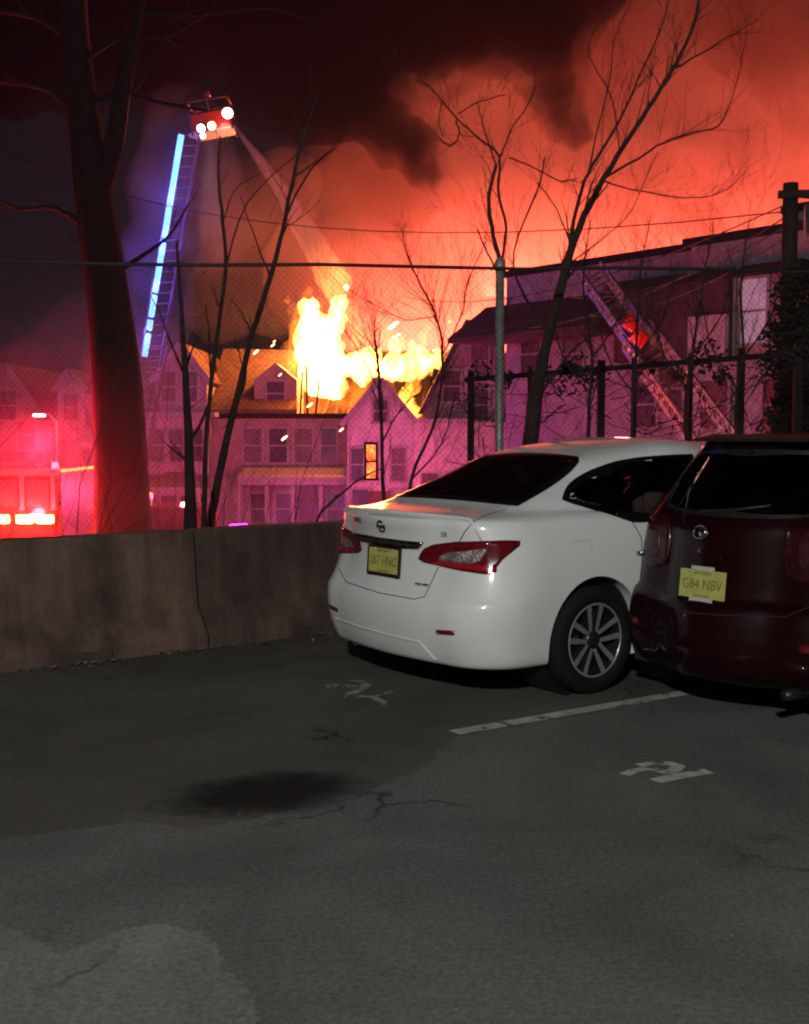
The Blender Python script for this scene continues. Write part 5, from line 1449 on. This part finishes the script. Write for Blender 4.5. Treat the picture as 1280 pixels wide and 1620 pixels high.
# basket
bc = at(336, 190, YB); k = YB / F
bk = thing('ladder_basket', 'red rescue basket with white floodlights at the ladder tip', 'basket', at(300, 214, YB))
m = MB(); W_, D_, H_ = 62 * k, 1.0, 50 * k
rotb = Matrix.Rotation(R(-10), 3, 'Y')
def bp_(x, y, z): return bc + rotb @ Vector((x, y, z))
m.box(bp_(0, 0, -H_ / 2 + .1), (W_, D_, .08), rot=rotb); m.build('floor', M_ALU, bk, world=True)
m = MB()
for (x, y) in ((-1, -1), (1, -1), (1, 1), (-1, 1), (0, -1), (0, 1)): m.tube([bp_(x * W_ / 2, y * D_ / 2, -H_ / 2), bp_(x * W_ / 2, y * D_ / 2, H_ / 2)], .035, 6)
for z in (0.1, .5):
    m.tube([bp_(-W_ / 2, -D_ / 2, z * H_), bp_(W_ / 2, -D_ / 2, z * H_), bp_(W_ / 2, D_ / 2, z * H_), bp_(-W_ / 2, D_ / 2, z * H_), bp_(-W_ / 2, -D_ / 2, z * H_)], .035, 6)
m.build('guard_rail', M_LRED, bk, world=True)
m = MB(); m.box(bp_(0, -D_ / 2 - .04, -H_ * .15), (W_ * .96, .04, H_ * .5), rot=rotb); m.build('front_panel', M_RED, bk, world=True)
m = MB(); m.box(bp_(0, D_ / 2 + .04, -H_ * .15), (W_ * .96, .04, H_ * .5), rot=rotb); m.build('rear_panel', M_RED, bk, world=True)
m = MB(); m.bar(at(300, 214, YB), bp_(-W_ / 2, 0, -H_ / 2 + .1), .12); m.build('bracket', M_ALU, bk, world=True)
for (px, py, rr, e) in ((318, 203, .12, E_WHITE), (335, 199, .13, emit('warm_flood', (1, .55, .22), 8)), (360, 179, .16, E_WHITE), (321, 215, .08, E_WHITE)):
    p = at(px, py, YB - .75); m = MB(); Mx = Matrix.Translation(p) @ Matrix.Rotation(R(90), 4, 'X')
    m.lathe([(0, .04), (rr * .6, .035), (rr, 0), (rr, -.02), (0, -.02)], 16, Mx); lo = m.build('flood_lamp', e, bk, True, True)
    m = MB(); m.lathe([(rr * 1.1, .02), (rr * 1.12, -.03), (rr * .6, -.22), (0, -.22)], 16, Mx); m.build('lamp_housing', M_ALU, lo, True, True)
m = MB(); npos = at(371, 200, YB - .3); m.tube([bp_(W_ / 2 - .2, -.1, -.1), npos - Vector((.3, 0, -.05)), npos], [.09, .08, .06], 10); m.build('nozzle', M_ALU, bk, True, True)
m = MB(); p = at(327, 147, YB); m.tube([bp_(-.15, .3, H_ / 2), p], .03, 6); m.lathe([(0, .1), (.09, .08), (.09, -.05), (0, -.08)], 10, Matrix.Translation(p)); m.build('mast', M_LRED, bk, True, True)
# crew member standing in the basket
def crew(base, h, label, yaw):
    r = thing('person', label, 'person', base, yaw)
    me = bpy.data.meshes.new('body'); s = h / 1.8
    V = [(0, 0, .95), (0, 0, 1.2), (0, .01, 1.42), (0, .02, 1.53), (.09, 0, .92), (.11, -.02, .5), (.11, .02, .07), (.11, -.13, .04), (-.09, 0, .92), (-.11, -.02, .5), (-.11, .02, .07), (-.11, -.13, .04),
         (.2, 0, 1.40), (.28, -.08, 1.14), (.20, -.30, 1.06), (-.2, 0, 1.40), (-.28, -.08, 1.14), (-.20, -.30, 1.06), (0, .0, 1.66), (0, .0, 1.74)]
    E = [(0, 1), (1, 2), (2, 3), (0, 4), (4, 5), (5, 6), (6, 7), (0, 8), (8, 9), (9, 10), (10, 11), (2, 12), (12, 13), (13, 14), (2, 15), (15, 16), (16, 17), (3, 18), (18, 19)]
    rad = [.16, .17, .16, .07, .12, .09, .07, .05, .12, .09, .07, .05, .09, .07, .055, .09, .07, .055, .1, .09]
    me.from_pydata([tuple(Vector(v) * s) for v in V], E, [])
    ob = bpy.data.objects.new('body', me); COL.objects.link(ob)
    md = ob.modifiers.new('skin', 'SKIN')
    for i, sv in enumerate(me.skin_vertices[0].data): sv.radius = (rad[i] * s, rad[i] * s); sv.use_root = (i == 0)
    ss = ob.modifiers.new('sub', 'SUBSURF'); ss.levels = 1; ss.render_levels = 1
    dg = bpy.context.evaluated_depsgraph_get(); dg.update(); me2 = bpy.data.meshes.new_from_object(ob.evaluated_get(dg)); bpy.data.objects.remove(ob)
    me2.materials.clear(); link_mesh('body', me2, mat('turnout_coat', (.12, .09, .05), .8, var=.2), r, True)
    m = MB(); m.lathe([(0, 1.86 * s), (.1 * s, 1.83 * s), (.13 * s, 1.74 * s), (.19 * s, 1.71 * s), (.19 * s, 1.70 * s), (.1 * s, 1.70 * s)], 16); m.build('helmet', M_RED, r, True)
crew(bp_(-.25, .1, -H_ / 2 + .14), 1.35 * .93, 'crew member in turnout coat and helmet standing in the ladder basket', 0)
sp = point_light('flood_light', at(331, 212, YB - .75), (.85, .85, 1.0), 1300, .1, bk, 'SPOT', spot_size=R(20), spot_blend=.7); aim(sp, (.02, -.05, -1))
point_light('flood_glow', at(348, 190, YB - 1.1), (1.0, .4, .3), 25, .2, bk)

# second ladder truck: ladder laid low in front of the long block
B0, B1 = at(1150, 735, 24.0), at(936, 438, 29.5)
lt2 = thing('ladder_truck', 'ladder truck with red-lit ladder slanting up in front of the long block', 'fire truck', (B0.x, 24, STREET), 0, 'aerial ladder trucks')
m = MB(); m.box((B0.x + 1.5, 24, STREET + 1.2), (8, 2.4, 1.5), bev=.08); m.build('body', M_RED, lt2, world=True)
m = MB(); m.box((B0.x + 6.6, 24, STREET + 1.5), (1.9, 2.4, 2.3), bev=.15); m.build('cab', M_RED, lt2, world=True)
m = MB(); m.lathe([(.0, 0), (.9, 0), (.9, .35), (.5, .45), (0, .45)], 20, Matrix.Translation((B0.x, 24, STREET + 1.95))); m.build('turntable', M_ALU, lt2, True, True)
for xx in (-1.2, 1.2, 6.4):
    for s in (-1, 1): wheel(lt2, xx, s * 1.05, .5, .5, .32)
M_LSIL = mat('silver_ladder', (0.34, 0.26, 0.27), .35, .5, var=.15)
Bm = B0.lerp(B1, .62)
sv2 = Vector((.75, .35, .45))
ladder(lt2, B0, Bm, .86, .36, 17, M_LSIL, M_LSIL, side=sv2)
ladder(lt2, Bm - (B1 - B0).normalized() * .5, B1, .62, .28, 15, M_LSIL, M_LSIL, side=sv2, name='fly_section')
m = MB(); q = at(1018, 520, 26.4)
for (px, py, rr) in ((996, 512, .3), (1010, 535, .34)):
    m = MB(); m.box(at(px, py, 25.9), (rr, .3, rr * .9), rot=Matrix.Rotation(R(38), 3, 'Y'), bev=.03); m.build('winch_housing', M_RED, lt2, True, True)
point_light('beacon_fill_light', at(985, 600, 24.8), (1, .12, .12), 240, .2, lt2)

# street lamp far left
Y = 41.0; h_ = at(62, 657, Y)
sl = thing('street_lamp', 'street lamp with small bright head left of the large tree', 'street lamp', (at(86, 657, Y).x, Y, STREET))
q = Vector((at(88, 657, Y).x, Y, STREET)); top = at(88, 668, Y)
m = MB(); m.tube([q, top, at(78, 655, Y), h_ + Vector((.1, 0, .03))], [.08, .05, .04, .03], 8); m.build('pole', M_ALU, sl, True, True)
m = MB(); m.box(h_, (.4, .2, .1), bev=.03); m.build('lamp_head', emit('street_lamp_glow', (1, .62, .6), 9), sl, world=True)

# embers off the roof, and one glowing lump added for a window glint
M_EMB = emit('ember', (1.0, .45, .22), 9)
em = [(405, 557, .13), (432, 546, .10), (443, 593, .08), (490, 641, .14), (450, 693, .13), (540, 680, .10), (552, 676, .08), (622, 515, .22), (434, 540, .06), (556, 682, .06)]
EML = ['over the roof left of the fire, larger of the high pair', 'at the upper right end of the streak left of the fire', 'alone over the dormer left of the fire', 'in front of the charred studs', 'added for a bright glint before the upper windows of the burning house', 'at the left eave of the small brown-gabled house', 'at the left eave of the brown-gabled house, upper of the close pair', 'largest, floating above the middle flames', 'tiny, highest one left of the fire', 'tiny, lowest one by the brown gable']
for i, (px, py, s) in enumerate(em):
    p = at(px, py, 45.5 - .1 * i); bm = bmesh.new(); bmesh.ops.create_icosphere(bm, subdivisions=1, radius=s)
    for v in bm.verts: v.co = Vector((v.co.x * .8 + v.co.z * .5, v.co.y * .5, v.co.z * .7 + v.co.x * .3)) * (1 + .3 * noise.noise(v.co * 9 + Vector((i, 0, 0))))
    me = bpy.data.meshes.new('ember'); bm.to_mesh(me); bm.free(); o = link_mesh('ember', me, M_EMB); o.location = p
    tag(o, 'glowing ember ' + EML[i], 'ember', 'embers around the burning house')

# ================================================================== fire
YF = 50.5
def tongue(px, py, h, w, lean, rnd, Y=YF):
    """a chain of shrinking balls: one licking flame"""
    base = at(px, py, Y + rnd.uniform(-.8, .8)); k = Y / F; out = []
    n = 7
    for i in range(n):
        t = i / (n - 1)
        x = lean * t * t * k + .18 * math.sin(t * 5 + px) * t
        out.append((base + Vector((x, rnd.uniform(-.15, .15), h * k * t)), max(.07, w * k * .5 * (1 - t) ** .75)))
    return out
rnd = random.Random(21)
def flame(label, specs, ecol, dens, res=.2, amp=.35, grow=1.12, lo=.40, hi=.60):
    balls = []
    for sp_ in specs:
        px, py, h, w, lean = sp_; balls += tongue(px, py + h * .06, h * 1.02, w * grow, lean, rnd)
    me = blob_mesh('flame', balls, res, amp, 1.3, 3)
    vm = wispy(volume_mat('flame_gas', (0, 0, 0), 0.0, 0, dens, ecol), 1.7, lo, hi, 4.0, (1, 1, .5), 1.1, 'Emission Strength', 0.0)
    o = link_mesh('flame', me, vm); return tag(o, label, 'flame', 'flames of the burning house')
flame('tallest white-hot flame shooting up at the left of the burning roof', [(505, 560, 95, 62, -12), (520, 575, 120, 50, 20), (532, 520, 80, 24, 18), (500, 520, 55, 34, -18), (515, 590, 50, 60, 0), (490, 500, 34, 20, -20), (545, 500, 62, 12, 6)], (1.0, .40, .075), 22, lo=.36, hi=.58)
flame('low white-hot flame along the middle of the burning roof', [(570, 582, 36, 38, 8), (595, 580, 32, 32, -8), (550, 582, 28, 28, -5), (620, 580, 34, 28, 10)], (1.0, .40, .075), 22, lo=.36, hi=.58)
flame('flame trailing right to the edge of the slanting roof', [(645, 582, 34, 34, 20), (668, 576, 30, 30, 26), (690, 568, 26, 22, 14), (655, 567, 46, 16, -8), (626, 547, 32, 12, 2)], (1.0, .38, .065), 20, lo=.37, hi=.60)
flame('orange flame dropping inside the burnt storey on the right', [(640, 640, 60, 26, 10), (655, 610, 50, 20, 12), (648, 655, 34, 24, -4)], (1.0, .27, .03), 9)
flame('orange flame glowing behind the charred studs on the left', [(510, 640, 66, 60, 0), (545, 635, 60, 60, 0), (490, 630, 50, 26, 0), (575, 630, 50, 50, 0), (605, 630, 40, 40, 0)], (1.0, .17, .015), 1.1)
flame('thin orange flames flickering above the roof ridge', [(575, 545, 64, 30, 14), (612, 545, 66, 30, -14), (640, 545, 56, 26, 20), (670, 545, 46, 20, 6), (470, 510, 36, 24, -10), (700, 545, 46, 18, 12), (540, 545, 120, 60, 10), (500, 560, 110, 80, -20)], (1.0, .21, .02), 2.6, lo=.46, hi=.66)
for (px, py, e, Yl) in ((520, 520, 3200, 49.2), (580, 560, 2200, 49.2), (650, 560, 1700, 49.2), (540, 625, 250, 48.2), (545, 440, 2400, 47.6)):  # last lamp stands before the flames, added to light the water jet
    point_light('flame_fill_light', at(px, py, Yl), FIRE, e, .7)
# ================================================================== smoke, spray, haze
SMOKE_RED = wispy(volume_mat('lit_smoke', (0.74, 0.66, 0.64), 0.20, 0.0), .085, .34, .66, 5, floor=.2)
SMOKE_DARK = wispy(volume_mat('soot_smoke', (0.006, 0.005, 0.005), 0.85, 0.0), .13, .32, .57, 4, floor=.03)
def low_lying(m, z0, z1):
    """thins a volume out with height"""
    n, l = m.node_tree.nodes, m.node_tree.links
    v = [x for x in n if x.type == 'PRINCIPLED_VOLUME'][0]; old = v.inputs['Density'].links[0].from_socket
    tc = n.new('ShaderNodeTexCoord'); sp = n.new('ShaderNodeSeparateXYZ'); l.new(tc.outputs['Object'], sp.inputs[0])
    mr = n.new('ShaderNodeMapRange'); mr.interpolation_type = 'SMOOTHSTEP'; l.new(sp.outputs['Z'], mr.inputs['Value']); mr.inputs['From Min'].default_value = z0; mr.inputs['From Max'].default_value = z1; mr.inputs['To Min'].default_value = 1; mr.inputs['To Max'].default_value = 0
    mu = n.new('ShaderNodeMath'); mu.operation = 'MULTIPLY'; l.new(old, mu.inputs[0]); l.new(mr.outputs[0], mu.inputs[1]); l.new(mu.outputs[0], v.inputs['Density']); return m
def S3(px, py, Y, rpx): return (at(px, py, Y), rpx * Y / F)
rnd = random.Random(5)
# great bank of fire-lit smoke behind the roofs
balls = []
for (px, py, Y, r) in ((560, 420, 64, 120), (700, 420, 66, 170), (860, 420, 66, 200), (1040, 420, 66, 220), (1240, 400, 66, 240), (1450, 380, 68, 280), (640, 320, 66, 130), (780, 260, 67, 180),
                        (960, 220, 68, 220), (1140, 200, 68, 220), (1340, 160, 70, 260), (1000, 60, 68, 170), (1120, -20, 69, 190), (1060, -160, 70, 240), (1300, -20, 72, 260), (900, 90, 70, 150), (1500, 100, 74, 300), (820, 140, 70, 140), (1250, -250, 75, 350), (740, 170, 66, 90), (540, 330, 63, 70)):
    balls.append(S3(px, py, Y, r))
me = blob_mesh('smoke', balls, 1.3, 1.3, .16, 4)
o = link_mesh('smoke', me, SMOKE_RED, None, True); tag(o, 'huge bank of glowing red smoke rising behind the burning roofs', 'smoke', kind='stuff')
# sooty plume in front of it
balls = []
for (px, py, Y, r) in ((-40, -10, 57, 120), (80, -20, 57, 130), (200, 0, 57, 130), (120, 110, 57, 70), (260, 100, 57, 70), (0, 120, 57, 70), (330, -20, 58, 110), (430, 40, 57, 120), (540, 30, 57, 120), (640, 20, 57, 110), (740, 0, 57, 100), (830, 20, 57, 90), (860, 90, 57, 58), (884, 140, 57, 46), (894, 190, 57, 36), (908, 222, 57, 24), (560, 120, 57, 90), (480, 130, 57, 80), (600, 185, 57, 60),
                        (650, 225, 57, 42), (668, 262, 57, 26), (640, -80, 57, 140), (800, -90, 57, 120), (500, -90, 57, 140), (610, 240, 57, 34), (400, 110, 58, 60), (890, 20, 57, 50), (905, -60, 57, 90), (690, 90, 57, 46), (740, 75, 57, 56), (805, 85, 57, 46), (850, 60, 57, 60)):
    balls.append(S3(px, py, Y - 5, r))
me = blob_mesh('soot_plume', balls, .7, .9, .33, 4)
o = link_mesh('soot_plume', me, SMOKE_DARK, None, True); tag(o, 'black sooty plume hanging in front of the red smoke', 'smoke', kind='stuff')
# its dense heart
core = [(p, r_ * .62) for p, r_ in balls]
me = blob_mesh('soot_core', core, .7, 1.0, .33, 4)
o = link_mesh('soot_core', me, volume_mat('soot_core_smoke', (0.004, 0.003, 0.003), .55), None, True); tag(o, 'dense black heart of the sooty plume', 'smoke', kind='stuff')
# a paler puff curling out under the soot, and thin brown veils over the glow
for nm, bl, vm, lb_ in (('smoke_puff', ((735, 178, 50, 48), (790, 190, 50, 46), (765, 160, 50, 44), (695, 165, 50, 28), (830, 212, 50, 28)), wispy(volume_mat('puff_smoke', (.30, .22, .21), .28), .16, .35, .62), 'rounded reddish puff of smoke curling below the black plume'),
                        ('smoke_veil', ((1130, 330, 54, 55), (1150, 270, 54, 60), (1020, 260, 54, 46), (1090, 300, 54, 50)), wispy(volume_mat('veil_smoke', (.12, .08, .08), 0.20), .14, .38, .64), 'thin brown veil of smoke before the glow over the long block'),
                        ('smoke_veil', ((1260, 40, 55, 110), (1180, 0, 55, 90), (1330, 110, 55, 100)), wispy(volume_mat('veil_smoke', (.10, .07, .07), 0.24), .14, .38, .64), 'dark brown smoke in the top right corner'),
                        ('smoke_veil', ((930, 90, 54, 60), (960, 30, 54, 60), (985, 120, 54, 40)), wispy(volume_mat('veil_smoke', (.12, .08, .08), 0.24), .14, .38, .64), 'brown smoke wisp right of the black plume'),
                        ('smoke_veil', ((400, 370, 53, 80), (430, 470, 53, 70), (350, 480, 53, 60), (450, 300, 53, 60), (370, 300, 53, 50)), wispy(volume_mat('veil_smoke', (.6, .5, .5), .06), .14, .3, .75, floor=.15), 'faint reddish smoke hanging below the water jet'),
                        ('smoke_veil', ((640, 320, 54, 60), (560, 290, 54, 60), (500, 240, 54, 50), (720, 300, 54, 40)), wispy(volume_mat('veil_smoke', (.14, .09, .08), 0.28), .14, .38, .64), 'brown smoke drifting between the water jet and the red glow')):
    me = blob_mesh(nm, [S3(*q) for q in bl], .55, .8, .35, 4); o = link_mesh(nm, me, vm, None, True); tag(o, lb_, 'smoke', kind='stuff')
# unseen area lamps added behind the roofs, standing for fire, to light the smoke
def fire_fill(loc, sx, sy, e, tilt=0.0):
    d = bpy.data.lights.new('flame_fill_light', 'AREA'); d.shape = 'RECTANGLE'; d.size = sx; d.size_y = sy; d.energy = e; d.color = (1.0, .112, .064)
    o = bpy.data.objects.new('flame_fill_light', d); COL.objects.link(o); o.location = loc; o.rotation_euler = (R(180) + tilt, 0, 0); return o
fire_fill(at(690, 560, 60), 10, 6, 15000, R(8))
fire_fill(at(1060, 470, 58), 18, 6, 13500, R(8))
fire_fill(at(1500, 470, 58), 20, 6, 11500, R(8))

# water jet from the basket nozzle falling in a widening spray
a0, a1 = npos, at(535, 455, 46.5)
m = MB(); vs = []; fs = []; nr, ns = 16, 24
for i in range(ns + 1):
    t = i / ns; c = a0.lerp(a1, t); c.z += 1.1 * t * (1 - t); rad = .05 + .62 * t ** 1.1
    d = (a1 - a0).normalized(); u = d.cross(Vector((0, 1, 0))).normalized(); w = d.cross(u)
    for k in range(nr):
        an = 2 * math.pi * k / nr; v = c + (u * math.cos(an) + w * math.sin(an)) * rad
        v += (u * math.cos(an) + w * math.sin(an)) * rad * .35 * noise.noise(v * 1.4); vs.append(v)
for i in range(ns):
    for k in range(nr): fs.append((i * nr + k, i * nr + (k + 1) % nr, (i + 1) * nr + (k + 1) % nr, (i + 1) * nr + k))
fs.append(tuple(range(nr))); fs.append(tuple(range(ns * nr, (ns + 1) * nr)))
m.add(vs, fs)
o = m.build('water_spray', volume_mat('spray', (.95, .95, .95), .8, .0), None, True); tag(o, 'water jet spraying from the ladder basket down to the flames', 'water jet', kind='stuff')

# mist added about the raised ladder to give the blue strip a halo
balls = [(strip0.lerp(strip1, t) + Vector((.15 * math.sin(9 * t), -.4, 0)), .95 + .25 * t) for t in [i / 9 for i in range(10)]] + [S3(335, 235, 37.6, 40), S3(335, 280, 37.8, 46), S3(335, 330, 38, 50), S3(330, 385, 38, 46)]
me = blob_mesh('halo_mist', balls, .5, .5, .5, 3)
o = link_mesh('halo_mist', me, wispy(volume_mat('mist', (.95, .95, .95), .055, .2), .4, .2, .85, 3), None, True); tag(o, 'fine mist added around the raised ladder as a halo for its blue strip', 'mist', kind='stuff')
# thin smoke added by the engine in place of its lamps' red bloom
balls = [S3(px, py, Y, r) for px, py, Y, r in ((-60, 800, 25.5, 130), (60, 810, 25.0, 130), (180, 815, 25.5, 120), (280, 820, 27, 100), (-20, 720, 28, 120), (120, 730, 29, 110), (380, 825, 31, 90), (480, 830, 33, 80), (190, 690, 25, 120), (90, 640, 28, 120), (190, 590, 29, 110), (30, 560, 31, 120), (130, 500, 32, 120), (-40, 620, 30, 110), (240, 640, 31, 90))]
me = blob_mesh('glow_smoke', balls, .6, .7, .35, 3)
o = link_mesh('glow_smoke', me, low_lying(wispy(volume_mat('glow_smoke_gas', (.9, .88, .9), .085, .3), .22, .34, .66, 3), STREET, 7.5), None, True); tag(o, 'thin smoke added around the fire engine to carry the red bloom of its lamps', 'smoke', kind='stuff')
scene.cycles.volume_step_rate = 1.0
scene.cycles.volume_max_steps = 96
# haze
m = MB(); m.box((10, 42, 20), (220, 140, 48)); hz = m.build('haze', volume_mat('haze_air', (.70, .72, 1.0), .00045, .3)); tag(hz, kind='stuff')
hz.display_type = 'WIRE'
